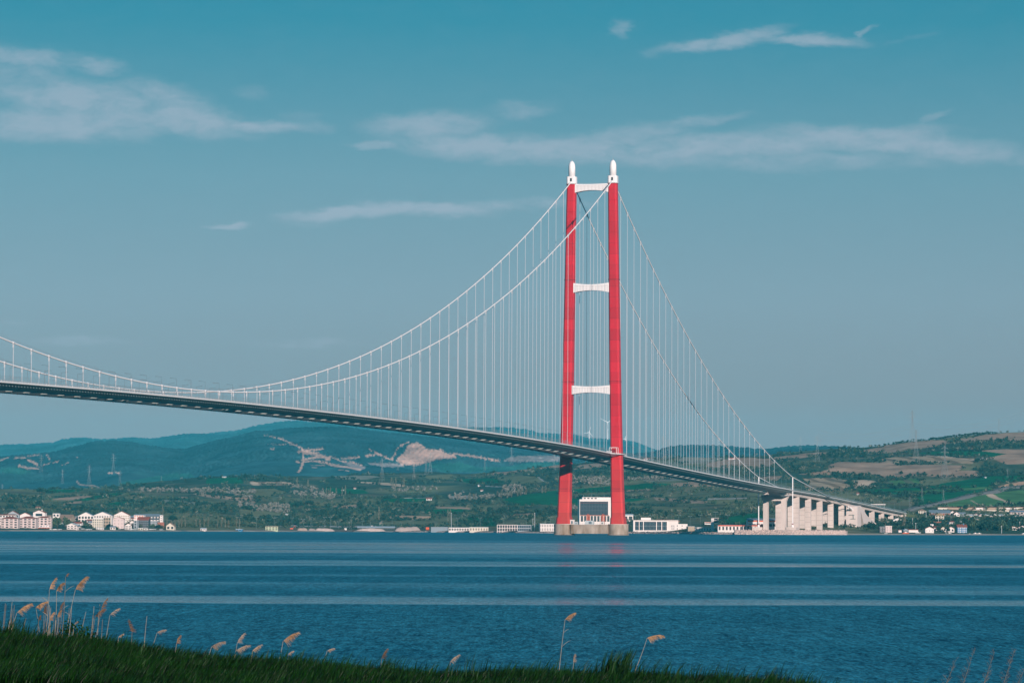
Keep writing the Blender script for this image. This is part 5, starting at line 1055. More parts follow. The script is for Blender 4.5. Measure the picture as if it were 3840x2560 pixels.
heap('earth_heap', 'low grey-brown earth heap between excavator and rubble', 1160, 1190, 9, M['gravel'], 9, 16)
# barge
Y = shoreY(1296)-9; s_ = mpp(Y); T = thing('barge', 'dark flat work barge moored at the rubble bank', 'barge', (Y*KX(1296), Y, 0), 0)
w_ = 37*s_; mb = MB(); mb.add([(-w_, 0, 2.4), (w_, 0, 2.4), (w_-2, 0, -.5), (-w_+2, 0, -.5), (-w_, 9, 2.4), (w_, 9, 2.4), (w_-2, 9, -.5), (-w_+2, 9, -.5)], [(0, 3, 2, 1), (4, 5, 6, 7), (0, 1, 5, 4), (1, 2, 6, 5), (3, 0, 4, 7), (2, 3, 7, 6)]); mb.build('hull', M['bargehull'], T)
mb = MB(); mb.box(-w_*.35, w_*.05, 3, 7, 2.41, 3.6); mb.build('deckhouse', M['bargehull'], T); mb = MB(); mb.box(-w_*.02, w_*.22, 4, 6.5, 2.42, 4.9); mb.build('cabin', M['wall'], T)
for i in range(9): mb = MB(); x = -w_+2+i*(2*w_-4)/8; mb.tube([(x, -.4, 1.2), (x, -.05, 1.2)], .55, 10); mb.build('tyre_fender', M['dark'], T)
# excavator
p = ground_at(1100, 1986); T = thing('excavator', 'orange excavator working between earth heaps on the far shore', 'excavator', p, 0)
mb = MB(); mb.box(-2.4, 2.4, 0, .9, 0, .9); mb.box(-2.4, 2.4, 2.1, 3, 0, .9); mb.build('track', M['dark'], T)
mb = MB(); mb.box(-2.4, 1.5, .2, 2.8, 1.0, 2.5); mb.build('body', M['orange'], T); mb = MB(); mb.box(.2, 1.7, .2, 1.4, 2.51, 4.0); mb.build('cab', M['glass'], T)
mb = MB(); mb.bar((1.2, 2, 2.2), (3.4, 2, 5.2), .3, 4, .22); mb.build('boom', M['orange'], T); mb = MB(); mb.bar((3.3, 2, 5.3), (5.0, 2, 2.8), .22, 4, .16); mb.build('stick', M['orange'], T); mb = MB(); mb.box(4.6, 5.5, 1.4, 2.6, 1.7, 2.8); mb.build('bucket', M['dark'], T)
# tank
p = ground_at(1607, 1988); T = thing('storage_tank', 'round orange tank beside the grey fence wall', 'tank', p, 0)
mb = MB(); mb.tube([(-2.2, 1, 2.4), (-2.1, 1, 2.4), (2.1, 1, 2.4), (2.2, 1, 2.4)], [1.6, 2.1, 2.1, 1.6], 18); mb.build('drum', M['orange'], T, smooth=False)
mb = MB(); mb.box(-1.6, -1.1, 0, 2, -.5, .8); mb.box(1.1, 1.6, 0, 2, -.5, .8); mb.build('cradle', M['dark'], T)
# boats
def boat(label, px, row, L_, m, cabin=True, onland=True):
    if onland: p = ground_at(px, row)
    else: Y = CAM_H*F_PX/(row-(1971.9+px*.00441)); p = np.array([Y*KX(px), Y, 0])
    T = thing('boat', label, 'boat', p, rnd.uniform(-.3, .3)); a = L_/2; b = L_*.16; h = L_*.13
    mb = MB(); rings = []
    for t, wv, zb in ((-1, .6, .15), (-.5, 1, 0), (.3, 1, 0), (.75, .55, .2), (1, .05, .55)): rings.append([(a*t, -b*wv, h), (a*t, -b*wv*.6, h*zb), (a*t, b*wv*.6, h*zb), (a*t, b*wv, h)])
    mb.loft(rings); mb.build('hull', m, T)
    if cabin: mb = MB(); mb.box(-a*.4, a*.2, -b*.6, b*.6, h, h*2.1); mb.build('cabin', M['wall'], T)
boat('orange and white boat pulled up left of the long low white hut', 3396, 2001, 8, M['orange'], True)
boat('white motor boat on the beach before the long low white hut', 3442, 1998, 6.5, M['boathull'])
boat('white boat with red trim on the beach below the blue awning', 3560, 2000, 4.5, M['boathull'])
boat('upturned white dinghy just right of the blue house', 3635, 2001, 2.6, M['boathull'], False)
boat('long white boat, left one of the pair on the right lawn shore', 3657, 2002, 5.5, M['boathull'])
boat('long white boat, right one of the pair on the right lawn shore', 3671, 2002, 5.0, M['boathull'])
boat('white boat at the far right edge of the beach', 3836, 2002, 4.5, M['boathull'])
boat('small white sailing dinghy on the beach under the left trees', 198, 1985, 4.2, M['boathull'])
boat('white rowing boat on the beach before the four-storey pink house', 3322, 2001, 4.0, M['boathull'], False)

# ------------------------------------------------------------------ road on the right hill
rp = G5([(270, 1122), (400, 1092), (700, 1020), (1000, 945), (1180, 910), (1300, 893), (1450, 850), (1600, 832), (1693, 826), (1900, 815)])
pts = []
for (x, y), (x2, y2) in zip(rp, rp[1:]):
    for t in np.linspace(0, 1, 8, endpoint=False): pts.append(ground_at(x+(x2-x)*t, y+(y2-y)*t, 100))
pts = np.array(pts); kk = np.ones(9)/9; Ys = np.convolve(np.pad(pts[:, 1], 4, 'edge'), kk, 'valid'); mb = MB(); vs = []
for i in range(len(pts)):
    X = pts[i, 0]/pts[i, 1]*Ys[i]; z = ground_z(X, Ys[i]); vs += [(X, Ys[i]-30, z-4.0), (X, Ys[i]-14, z+1.0), (X, Ys[i]+14, z+2.4), (X, Ys[i]+24, z-1)]
nn = len(pts); fs = [(i*4+j, (i+1)*4+j, (i+1)*4+j+1, i*4+j+1) for i in range(nn-1) for j in range(3)]
M['roadgrey'] = mat('motorway_surface', (.17, .165, .16), .9, .1, (.03, .5, (.13, .13, .13)))
mb.add(vs, fs); tag(mb.build('road', M['roadgrey']), 'grey motorway climbing the right hill', kind='structure')

# ------------------------------------------------------------------ vegetation on the far shore
RMIN = np.minimum.accumulate(TPR, axis=1)
def scatter(n, regions=None, use_mask=True, edge=False, seed=0, thr=.47, band=None):
    """points spread evenly over the visible hillside (regions: list of polygons in photograph pixels)"""
    r = np.random.default_rng(seed); out = []
    if regions is not None:
        xs = np.array([p[0] for q in regions for p in q]); ys = np.array([p[1] for q in regions for p in q]); x0, x1, y0, y1 = xs.min(), xs.max(), ys.min(), ys.max()
    else: x0, x1, y0, y1 = -400, 4240, 1600, 1990
    px = r.uniform(x0, x1, n); pr = r.uniform(y0, y1, n); ok = np.ones(n, bool)
    if regions is not None:
        ok = np.zeros(n, bool)
        for q in regions: ok |= inpoly(px, pr, q)
    ii = np.clip(np.round((px-TC[0])/5).astype(int), 0, len(TC)-1)
    for a in np.where(ok)[0]:
        i = ii[a]; rm = RMIN[i]; j = int(np.searchsorted(-rm, -pr[a]))
        if j >= 420 or j < 72: continue
        if use_mask and FMASK[i, j]: continue
        out.append((px[a], i, j))
    px = np.array([o[0] for o in out]); i = np.array([o[1] for o in out]); j = np.array([o[2] for o in out])
    Y = TY[i, j]+r.uniform(-4, 4, len(i)); X = Y*KX(px); Z = TZ[i, j]
    if thr is not None:
        d = fbm(X/90, Y/150, 4, 41); keep = d > thr-r.random(len(X))*.12; X, Y, Z = X[keep], Y[keep], Z[keep]
    return np.stack([X, Y, Z], 1)
def clumps(name, P, H, Wd, nq, ls, m, seed=0, parent=None, shape='round'):
    """tree or bush crowns made of many small leaf faces, all in one mesh"""
    r = np.random.default_rng(seed); n = len(P)
    d = r.normal(size=(n, nq, 3)); d /= np.linalg.norm(d, axis=2, keepdims=True); rad = r.random((n, nq, 1))**.45
    lump = 1+.35*np.sin(d[..., :1]*5+r.random((n, 1, 1))*6)*np.cos(d[..., 1:2]*4+r.random((n, 1, 1))*6)
    q = d*rad*lump
    if shape == 'column': q[..., 2] = r.uniform(-1, 1, (n, nq)); q[..., :2] *= (1-np.abs(q[..., 2:3])**2.2*.85)
    c = np.empty((n, nq, 3)); c[..., 0] = q[..., 0]*Wd[:, None]/2; c[..., 1] = q[..., 1]*Wd[:, None]/2; c[..., 2] = (q[..., 2]*.5+.52)*H[:, None]
    c += P[:, None, :]
    a = r.normal(size=(n, nq, 3)); a /= np.linalg.norm(a, axis=2, keepdims=True); b = np.cross(a, r.normal(size=(n, nq, 3))); b /= np.linalg.norm(b, axis=2, keepdims=True)
    s = (ls*r.uniform(.6, 1.3, (n, nq, 1)))*np.asarray(H)[:, None, None]/6 if ls > 0 else -ls*r.uniform(.6, 1.3, (n, nq, 1))
    V = np.stack([c-a*s-b*s*.6, c+a*s-b*s*.6, c+a*s*.7+b*s*.7, c-a*s*.7+b*s*.6], 2).reshape(-1, 3)
    return np_mesh(name, V, np.arange(len(V)).reshape(-1, 4), m, parent)
def stuffveg(name, label, P, hr, wr, nq, ls, m, seed):
    r = np.random.default_rng(seed); H = r.uniform(*hr, len(P)); Wd = H*r.uniform(*wr, len(P))
    return tag(clumps(name, P, H, Wd, nq, ls, m, seed), label, 'vegetation', kind='stuff')
stuffveg('scrub', 'dark green scrub and olive trees covering the far hillside', scatter(13000, seed=1, thr=.53), (2.4, 5.2), (1.1, 2.1), 20, 1.25, M['leafscrub'], 1)
stuffveg('scrub', 'mid green bushes mixed over the far hillside', scatter(5000, seed=2, thr=.48), (2, 4.5), (1.0, 2.0), 18, 1.2, M['leafmid'], 2)
# hedges: along the edges of the fields
em = FMASK.copy(); e2 = np.zeros_like(em); e2[2:-2, 3:-3] = (em[2:-2, 3:-3] != em[4:, 3:-3]) | (em[2:-2, 3:-3] != em[:-4, 3:-3]) | (em[2:-2, 3:-3] != em[2:-2, 6:]) | (em[2:-2, 3:-3] != em[2:-2, :-6])
e2[:, :75] = False; e2[:, 420:] = False; ij = np.argwhere(e2 & (fbm(TX/70, TY/110, 3, 91) > .47)); sel = rng.choice(len(ij), min(3000, len(ij)), replace=False); ij = ij[sel]
P = np.stack([TX[ij[:, 0], ij[:, 1]], TY[ij[:, 0], ij[:, 1]], TZ[ij[:, 0], ij[:, 1]]], 1); P[:, :2] += rng.uniform(-5, 5, (len(P), 2))
stuffveg('hedgerow', 'dark hedges and tree lines between the fields', P, (2.2, 5.2), (1.0, 1.9), 22, 1.25, M['leafdark'], 3)
woods = [E4([(900, 300), (1100, 255), (1300, 250), (1500, 215), (1650, 205), (1750, 240), (1700, 280), (1300, 300), (950, 320)]), E4([(850, 390), (1000, 370), (1320, 440), (1330, 475), (1000, 500), (850, 440)]), E4([(1340, 520), (1700, 530), (1970, 560), (1900, 590), (1350, 560)]),
         E4([(1100, 330), (1700, 290), (2060, 300), (2040, 325), (1500, 370), (1100, 380)]), E4([(1650, 720), (2352, 725), (2352, 790), (1700, 760)]), E4([(2050, 430), (2352, 385), (2352, 415), (2100, 440)]),
         G5([(560, 270), (720, 235), (1000, 215), (1270, 180), (1275, 205), (900, 270), (620, 285)]), G5([(920, 350), (1100, 300), (1350, 290), (1693, 290), (1693, 370), (1300, 385), (930, 375)]), G5([(900, 640), (1100, 520), (1300, 505), (1500, 560), (1693, 560), (1850, 560), (1850, 690), (1400, 695), (1240, 680), (1130, 635)]),
         G5([(1290, 830), (1350, 760), (1693, 720), (1693, 760), (1500, 790)]), G5([(0, 905), (400, 900), (440, 950), (0, 980)]), G5([(1300, 1060), (1450, 1010), (1700, 1020), (1850, 1020), (1850, 1070), (1300, 1075)]), G5([(200, 690), (440, 680), (440, 700), (200, 730)]), G5([(800, 625), (870, 640), (930, 700), (890, 710)]),
         G5([(150, 590), (250, 540), (420, 545), (330, 575)]), G5([(1600, 190), (1700, 150), (1850, 130), (1850, 180)]),
         B([(50, 690), (150, 680), (450, 695), (560, 740), (520, 770), (100, 765)]), C([(1880, 660), (1750, 620), (1640, 640), (1580, 660), (1700, 760), (1880, 760)]), C([(430, 1010), (850, 1010), (1080, 1000), (1080, 1040), (850, 1080), (430, 1060)]),
         C([(0, 1020), (420, 1010), (420, 1090), (200, 1120), (0, 1110)]), C([(830, 1090), (1500, 1080), (1500, 1130), (1200, 1150), (830, 1150)]), C([(820, 1180), (1150, 1180), (1150, 1295), (820, 1295)]), C([(1560, 1130), (1900, 1130), (1900, 1250), (1500, 1250)]),
         D3([(330, 600), (760, 600), (760, 700), (330, 720)]), D3([(920, 640), (1300, 640), (1400, 700), (920, 740)]), D3([(920, 1080), (1250, 1090), (1250, 1150), (950, 1180)]), D3([(0, 1090), (330, 1100), (330, 1200), (0, 1220)]), B([(0, 1180), (400, 1160), (700, 1180), (700, 1270), (0, 1290)]), B([(800, 1090), (1100, 1060), (1350, 1100), (1600, 1180), (1500, 1270), (1000, 1240), (800, 1180)]),
         B([(1420, 1020), (2195, 1010), (2195, 1140), (1500, 1180), (1300, 1180)]), A([(0, 400), (300, 390), (450, 330), (420, 420), (400, 500), (0, 520)]), A([(1100, 420), (1750, 440), (2352, 500), (2352, 560), (1500, 560), (1100, 500)]), A([(500, 490), (700, 480), (900, 520), (1500, 520), (1500, 540), (700, 540)]), A([(1000, 290), (1600, 290), (1700, 320), (1000, 340)])]
stuffveg('woodland', 'dark woods and groves on the far hillside', scatter(13000, woods, use_mask=False, seed=5, thr=.44), (3.4, 7), (.9, 1.5), 26, 1.15, M['leafdark'], 5)
pale = [B([(600, 840), (800, 830), (1060, 900), (1150, 960), (1100, 1000), (850, 960), (640, 920)]), B([(0, 1030), (440, 1045), (640, 1060), (600, 1150), (300, 1130), (0, 1075)]), A([(1300, 325), (1500, 335), (1960, 325), (2352, 350), (2352, 380), (1700, 360), (1300, 360)]), A([(1740, 370), (2352, 400), (2352, 420), (1900, 400)]),
        C([(560, 935), (900, 900), (1350, 815), (1500, 850), (1480, 925), (900, 995), (600, 985)]), D3([(310, 720), (760, 740), (760, 820), (310, 800)]), D3([(920, 720), (1500, 720), (1500, 760), (920, 760)]), C([(0, 870), (300, 840), (500, 850), (300, 890)]), B([(0, 890), (140, 900), (140, 920), (0, 920)]), D3([(300, 1060), (400, 1060), (400, 1120), (300, 1110)]), B([(1750, 850), (1900, 850), (2000, 900), (1850, 900)])]
stuffveg('blossom_orchard', 'pale blossoming orchards and bare thickets on the hillside', scatter(6500, pale, use_mask=False, seed=6, thr=.45), (3, 6), (.9, 1.5), 20, 1.15, M['leafpale'], 6)
stuffveg('bare_thicket', 'pale bare bushes scattered over the hillside', scatter(3000, seed=7, thr=.52), (3, 6), (.9, 1.6), 14, 1.1, M['leafbare'], 7)
P = scatter(800, [O(0, 0, 1, [(3250, 1972), (3330, 1970), (3460, 1952), (3520, 1966), (3560, 1990), (3590, 1995), (3300, 1995), (3220, 1990)]), O(0, 0, 1, [(3560, 1952), (3640, 1950), (3840, 1946), (3900, 1950), (3900, 1995), (3620, 1998), (3590, 1975)])], use_mask=False, seed=8, thr=.3)
stuffveg('village_trees', 'dense dark evergreen trees filling the gaps of the right village', P, (3, 6.5), (1.0, 1.6), 34, 1.0, M['leafdark'], 8)
P = scatter(1400, [O(0, 0, 1, [(0, 1984), (60, 1984), (700, 1986), (900, 1990), (0, 1992)]), O(0, 0, 1, [(250, 1960), (350, 1960), (340, 1985), (260, 1985)]), O(0, 0, 1, [(480, 1975), (700, 1970), (900, 1980), (900, 1990), (480, 1990)]), O(0, 0, 1, [(640, 1960), (1000, 1965), (1000, 1980), (640, 1980)])], use_mask=False, seed=9, thr=.35)
stuffveg('shore_bushes', 'low bushes and reeds along the left town waterfront', P, (2, 4.5), (1, 1.8), 26, 1.2, M['leafscrub'], 9)

# individual trees: shared crown meshes, one thing per tree
def crown_proto(seed, H, Wd, nq, ls, m, shape='round'):
    P = np.array([[0, 0, 0.0]]); n = 9 if shape == 'round' else 1
    if shape == 'round':
        r = np.random.default_rng(seed); a = r.uniform(0, 6.28, n); P = np.stack([np.cos(a)*Wd*.24*r.uniform(.3, 1, n), np.sin(a)*Wd*.24*r.uniform(.3, 1, n), H*r.uniform(.12, .42, n)], 1)
        o = clumps('crown', P, np.full(n, H*.58)*r.uniform(.8, 1.1, n), np.full(n, Wd*.55), nq//n, -ls, m, seed)
    else: o = clumps('crown', P+np.array([[0, 0, H*.06]]), np.array([H*.95]), np.array([Wd]), nq, -ls, m, seed, shape='column')
    return o
TP = {}
def tree_proto(kind):
    H, Wd, nq, ls, m, sh_ = {'round': (10, 11, 520, .75, 'leafdark', 'round'), 'olive': (9, 11, 480, .7, 'leafmid', 'round'), 'bare': (10, 9, 300, .5, 'leafbare', 'round'), 'poplar': (16, 3.2, 260, .5, 'leafbare', 'column'), 'cypress': (12, 3.4, 320, .6, 'leafdark', 'column')}[kind]
    T = thing('tree', 'x', 'tree')
    c = crown_proto(sum(map(ord, kind)), H, Wd, nq, ls, M[m], sh_); c.parent = T
    mb = MB(); mb.bar((0, 0, -2), (0, 0, H*(.4 if sh_ == 'round' else .7)), .35, 6, .12)
    if sh_ == 'round':
        for a in range(4): mb.bar((0, 0, H*.22), (math.cos(a*1.6)*Wd*.25, math.sin(a*1.6)*Wd*.25, H*.55), .18, 5, .06)
    mb.build('trunk', M['trunk'], T)
    return T, H, Wd
def tree(px, base, hpx, wpx_, kind, label, group=None, Yoff=0):
    p = ground_at(px, base, Yoff); s = mpp(p[1]); nm = 'poplar_tree' if kind == 'poplar' else 'cypress_tree' if kind == 'cypress' else 'tree'
    if kind not in TP: T, H, Wd = tree_proto(kind); TP[kind] = (T, H, Wd); new = True
    else: new = False
    T, H, Wd = TP[kind]; sc_ = (wpx_*s/Wd, wpx_*s/Wd, hpx*s/H); rz = rnd.uniform(0, 6.28)
    if new: T.location = p; T.scale = sc_; T.rotation_euler = (0, 0, rz); T['label'] = label; T.name = nm; o = T
    else: o = dup(T, p, rz, label, None, sc_); o.name = nm
    if group: o['group'] = group
    elif 'group' in o.keys(): del o['group']
    return o
for (x, b, h, w, kd, lab) in ((1128, 1903, 28, 40, 'round', 'big dark round tree, left one of the pair in mid-slope'), (1166, 1898, 26, 40, 'round', 'big dark round tree, right one of the pair in mid-slope'), (1777, 1820, 27, 38, 'round', 'big dark round tree on the slope left of the tower'),
    (157, 1850, 26, 36, 'round', 'big dark round tree on the skyline above the pink apartments'), (755, 1802, 16, 26, 'round', 'dark round tree on the skyline field above the left town'), (928, 1795, 20, 34, 'round', 'dark tree group on the skyline above the striped field'),
    (1645, 1875, 22, 36, 'olive', 'olive-green round tree beside the white villa'), (1128, 1960, 12, 26, 'round', 'small dark round tree in front of the brown patch above the shore lamps'), (862, 1958, 24, 28, 'round', 'dark rounded tree above the bare poplars'), (655, 1958, 32, 42, 'round', 'large dark tree behind the detached cream house'),
    (2905, 1912, 34, 32, 'bare', 'rounded pale tree between the two workshops and the fields'), (3305, 1962, 22, 22, 'bare', 'small round pale tree in front of a viaduct pier'), (3618, 1912, 22, 26, 'round', 'dark round tree on the bank above the terrace of sheds'), (3597, 1906, 12, 24, 'round', 'low dark bush left of the round tree above the sheds'),
    (190, 1978, 40, 44, 'olive', 'left one of the full green trees by the left waterfront'), (222, 1979, 42, 46, 'olive', 'middle one of the full green trees by the left waterfront'), (252, 1977, 40, 36, 'olive', 'right one of the full green trees by the left waterfront'),
    (283, 1951, 20, 22, 'round', 'dark tree between the brown roof and the dark recessed block'), (322, 1981, 14, 30, 'round', 'low dark hedge-like tree right of the white chalet'), (1425, 1957, 57, 10, 'poplar', 'tall single bare poplar above the long metal-roofed shed'), (1118, 1826, 36, 10, 'poplar', 'bare poplar right of the striped tan field'),
    (1159, 1828, 30, 7, 'poplar', 'thin bare poplar, second from the striped tan field'), (616, 1935, 34, 8, 'poplar', 'tall bare poplar behind the thin stair tower'), (3388, 1985, 60, 14, 'poplar', 'tall bare poplar standing before the end of the viaduct'), (2620, 1945, 26, 26, 'round', 'dark tree behind the glazed office'),
    (2500, 1940, 22, 12, 'cypress', 'dark conifer behind the roof of the glazed office'), (3470, 1960, 18, 24, 'round', 'dark tree below the house with the hipped roof'), (3645, 1985, 40, 46, 'olive', 'broad green tree right of the blue house'), (3700, 1990, 44, 56, 'round', 'very broad dark tree on the right lawn shore'), (3755, 1990, 40, 46, 'olive', 'broad green tree left of the twin-gabled white houses'),
    (3518, 1992, 22, 24, 'round', 'dark tree between the plain white house and the lean-to house'), (3550, 1995, 22, 26, 'round', 'dark tree left of the blue awning house'), (3270, 1985, 26, 40, 'round', 'dark tree mass left of the four-storey pink house'), (3248, 1990, 14, 30, 'olive', 'low green shrub at the end of the armour rock bank'), (2790, 1937, 20, 30, 'round', 'dark tree above the taller workshop'), (2680, 1895, 24, 26, 'olive', 'round olive tree in the vine rows left of the end pier'),
    (470, 1950, 10, 14, 'round', 'dark tree top between the white gabled blocks'), (598, 1982, 16, 36, 'round', 'dark shrubs in front of the pale fine-windowed block'), (440, 1985, 12, 26, 'olive', 'shrub in front of the pale windowless block'), (2140, 1930, 22, 30, 'round', 'dark tree between the tower legs left of the control centre')):
    tree(x, b, h, w, kd, lab)
gp = 'row of bare poplars behind the left shore'
for x in (634, 648, 662, 676, 688, 700, 742, 756, 770, 785, 822, 836, 850, 861, 893, 904): tree(x+rnd.uniform(-2, 2), 1979, rnd.uniform(26, 40), rnd.uniform(6, 9), 'poplar', 'thin bare poplar in the row along the shore right of the left town', gp)
gp = 'bare poplars on the green field mid-slope'
for x in (1228, 1236, 1243, 1265, 1287, 1299): tree(x, 1856, rnd.uniform(22, 36), 7, 'poplar', 'bare poplar by the green field with the two tiny white houses', gp)
gp = 'bare poplars on the skyline fields'
for x in (1470, 1477, 1487, 1509, 1518): tree(x, 1826, rnd.uniform(22, 36), 7, 'poplar', 'bare poplar at the end of the thin tan field', gp)
gp = 'pair of bare poplars above the pavilions'
for x in (1683, 1692): tree(x, 1957, 46, 7, 'poplar', 'bare poplar of the close pair above the low concrete building', gp)
gp = 'pale bare poplars in the orchard belt'
for x, b in ((1765, 1878), (1780, 1876), (1868, 1868), (1882, 1868), (1905, 1868), (1920, 1864), (1944, 1860), (1955, 1858), (1975, 1854), (2036, 1849), (2047, 1848)): tree(x, b, rnd.uniform(24, 32), rnd.uniform(9, 13), 'poplar', 'pale bare poplar in the belt above the long green field left of the tower', gp)
gp = 'skyline trees on the right hill'
for i, x in enumerate(np.linspace(3500, 3705, 20)): tree(x, ip(ridge_pts, x)+1.5, rnd.uniform(9, 14), rnd.uniform(12, 18), 'round', 'dark tree of the tree row on the skyline of the right hill', gp)
for x in (3268, 3282, 3296, 3320, 3332, 3350, 3362, 3378, 3402): tree(x, ip(ridge_pts, x)+2, rnd.uniform(6, 10), rnd.uniform(8, 13), 'round', 'small isolated skyline tree left of the tree row on the right hill', 'isolated skyline trees on the right hill')

def car_proto():
    T = thing('parked_car', 'x', 'car'); mb = MB(); mb.loft([[(x, -.85*w, .35), (x, -.85*w, .95*h), (x, .85*w, .95*h), (x, .85*w, .35)] for x, w, h in ((-2.15, .9, .85), (-1.8, 1, 1), (1.2, 1, 1), (2.15, .88, .75))]); mb.build('body', M['boathull'], T)
    mb = MB(); mb.loft([[(-1.7, -.75, .96), (-1.7, .75, .96), (1.0, .75, .96), (1.0, -.75, .96)], [(-1.3, -.62, 1.5), (-1.3, .62, 1.5), (.4, .62, 1.5), (.4, -.62, 1.5)]]); mb.build('cabin', M['glass'], T)
    for x in (-1.35, 1.3):
        for y in (-.86, .70): mb = MB(); mb.tube([(x, y, .33), (x, y+.16, .33)], .33, 10); mb.build('wheel', M['dark'], T)
    return T
CP = None
for grp, lab, xs, r0 in (('cars parked in the right village', 'small white car parked among the dark trees of the right village', [R3(q) for q in (1230, 1262, 1290, 1325, 1350, 1385, 1420, 1450, 1480, 1530, 1590, 1650, 1690, 1720, 1760, 1930, 1990)], 1932),
                         ('cars parked along the left waterfront', 'small white car parked on the left town waterfront', [214, 232, 318, 336, 345, 452, 500, 515, 572, 585, 612], 1986), ('cars on the yards right of the tower', 'small white car parked on the yard right of the tower', [2588, 2612, 2640, 2676, 2790, 2840], 1989)):
    for x in xs:
        p = ground_at(x, r0+rnd.uniform(-2, 2)); p[2] += .05
        if CP is None: CP = car_proto(); CP.location = p; CP.rotation_euler = (0, 0, .2); CP['label'] = lab; CP['group'] = grp; CP.scale = (1.15, 1.15, 1.15)
        else: dup(CP, p, rnd.uniform(-.6, .6), lab, grp)
# ------------------------------------------------------------------ pylons, lines, turbines
def pylon_proto():
    T = thing('power_pylon', 'x', 'pylon'); H = 50.0; mb = MB(); wz = lambda z: 4.6*(1-z/34)+.9 if z < 34 else .9
    lv = [0, 8, 15, 21, 26, 30, 34, 38, 42, 46, 50]
    for a, b in zip(lv, lv[1:]):
        for i in range(4):
            c = [(-1, -1), (1, -1), (1, 1), (-1, 1)]; (x, y), (x2, y2) = c[i], c[(i+1) % 4]; wa, wb = wz(a), wz(b)
            mb.bar((x*wa, y*wa, a), (x*wb, y*wb, b), .14); mb.bar((x*wa, y*wa, a), (x2*wb, y2*wb, b), .07); mb.bar((x2*wa, y2*wa, a), (x*wb, y*wb, b), .07)
    mb.build('lattice_mast', M['steel'], T)
    for z, w in ((34, 7), (40, 8), (46, 6)):
        mb = MB()
        for sg in (-1, 1): mb.bar((sg*.9, 0, z+1.4), (sg*w, 0, z), .16); mb.bar((sg*.9, 0, z-.4), (sg*w, 0, z), .16); mb.bar((sg*w, 0, z), (sg*w, 0, z-2.2), .12)
        mb.build('cross_arm', M['steel'], T)
    mb = MB()
    for sg in (-1, 1): mb.bar((sg*.9, 0, 49), (sg*3.6, 0, 53), .14)
    mb.build('earth_peak', M['steel'], T)
    return T
def mid_at(px, row, G=None):
    V, PX_, PR_, cx = G or MID; i = int(np.clip(round((px-cx[0])/5), 0, len(cx)-1)); rm = np.minimum.accumulate(PR_[i, :400]); j = int(np.clip(np.searchsorted(-rm, -row), 0, 399)); return V[i, j].copy()
PY = None
for (x, top, base, where, lab) in ((432, 1701, 1777, 'm', 'highest pylon on a white pad before the left blue slope'), (339, 1741, 1820, 'm', 'pylon beside the curling pale track'), (456, 1764, 1820, 'm', 'pylon just right of and below the highest left pylon'), (241, 1759, 1814, 'm', 'faint pylon left of the curling pale track'),
    (608, 1784, 1812, 'm', 'short pylon on the ridge left of the tiny skyline building'), (16, 1814, 1856, 'm', 'faint pylon at the left edge of the photo'), (158, 1705, 1775, 'm', 'very faint pylon above the green field on the left slope'), (1436, 1716, 1805, 'l', 'tall pylon left of the terraced quarry'), (1493, 1719, 1764, 'm', 'pylon at the left foot of the terraced quarry'),
    (1555, 1733, 1800, 'l', 'pylon before the middle of the terraced quarry'), (1600, 1722, 1780, 'l', 'pylon before the right part of the quarry, left of the near pair'), (1616, 1694, 1775, 'l', 'taller pylon of the close pair under the quarry'), (1820, 1724, 1766, 'm', 'wide-headed pylon between quarry and tower'),
    (1920, 1678, 1750, 'm', 'tall pylon close under the deck left of the tower'), (2080, 1700, 1762, 'l', 'pylon under the deck just left of the left leg'), (2486, 1632, 1722, 'l', 'pylon behind the side span hangers'), (2505, 1645, 1722, 'l', 'second pylon behind the side span hangers, right of its pair'), (2520, 1745, 1800, 'l', 'pylon below the side span deck'), (3002, 1636, 1700, 'l', 'leftmost pylon on the skyline right of the cable'),
    (3065, 1627, 1730, 'l', 'second skyline pylon, standing on the brown field'), (3421, 1535, 1658, 'l', 'tallest pylon rising above the right hill crest'), (3435, 1606, 1740, 'l', 'pylon standing just below the tallest crest pylon'), (3542, 1665, 1803, 'l', 'pylon in the large brown field on the right hill'), (3745, 1570, 1627, 'l', 'faint pylon on the crest near the right edge'), (3537, 1834, 1886, 'l', 'short pylon on the dark green field above the road'), (3457, 1828, 1880, 'l', 'faint short pylon left of the one above the road'), (3411, 1860, 1918, 'l', 'slim pylon right of the end of the viaduct'), (3777, 1755, 1792, 'l', 'small pylon in the wood at the right edge')):
    p = mid_at(x, base) if where == 'm' else ground_at(x, base); sc_ = (base-top)*mpp(p[1])/52
    if PY is None: PY = pylon_proto(); PY.location = p; PY.scale = (sc_*.8, sc_*.8, sc_); PY.rotation_euler = (0, 0, .4); PY['label'] = lab; PY['group'] = 'power pylons'
    else: dup(PY, p, rnd.uniform(-.5, .7), lab, 'power pylons', (sc_*.8, sc_*.8, sc_))
def wire(a, b, sag, label, r=.13):
    T = None; mb = MB()
    for (x0, r0, Y0), (x1, r1, Y1) in ((a, b),):
        A_, B_ = at(x0, r0, Y0), at(x1, r1, Y1)
        for dz in (0, 6, 12): mb.tube([A_+(B_-A_)*t+np.array([0, 0, -4*sag*t*(1-t)+dz]) for t in np.linspace(0, 1, 18)], r, 4)
    tag(mb.build('power_line', M['steel']), label, 'power line')
wire((3065, 1640, 5900), (3430, 1612, 6000), 12, 'thin power lines sagging between the skyline pylons right of the cable')
wire((3435, 1612, 6000), (3850, 1560, 6200), 14, 'thin power lines leaving the tallest pylons towards the right edge')
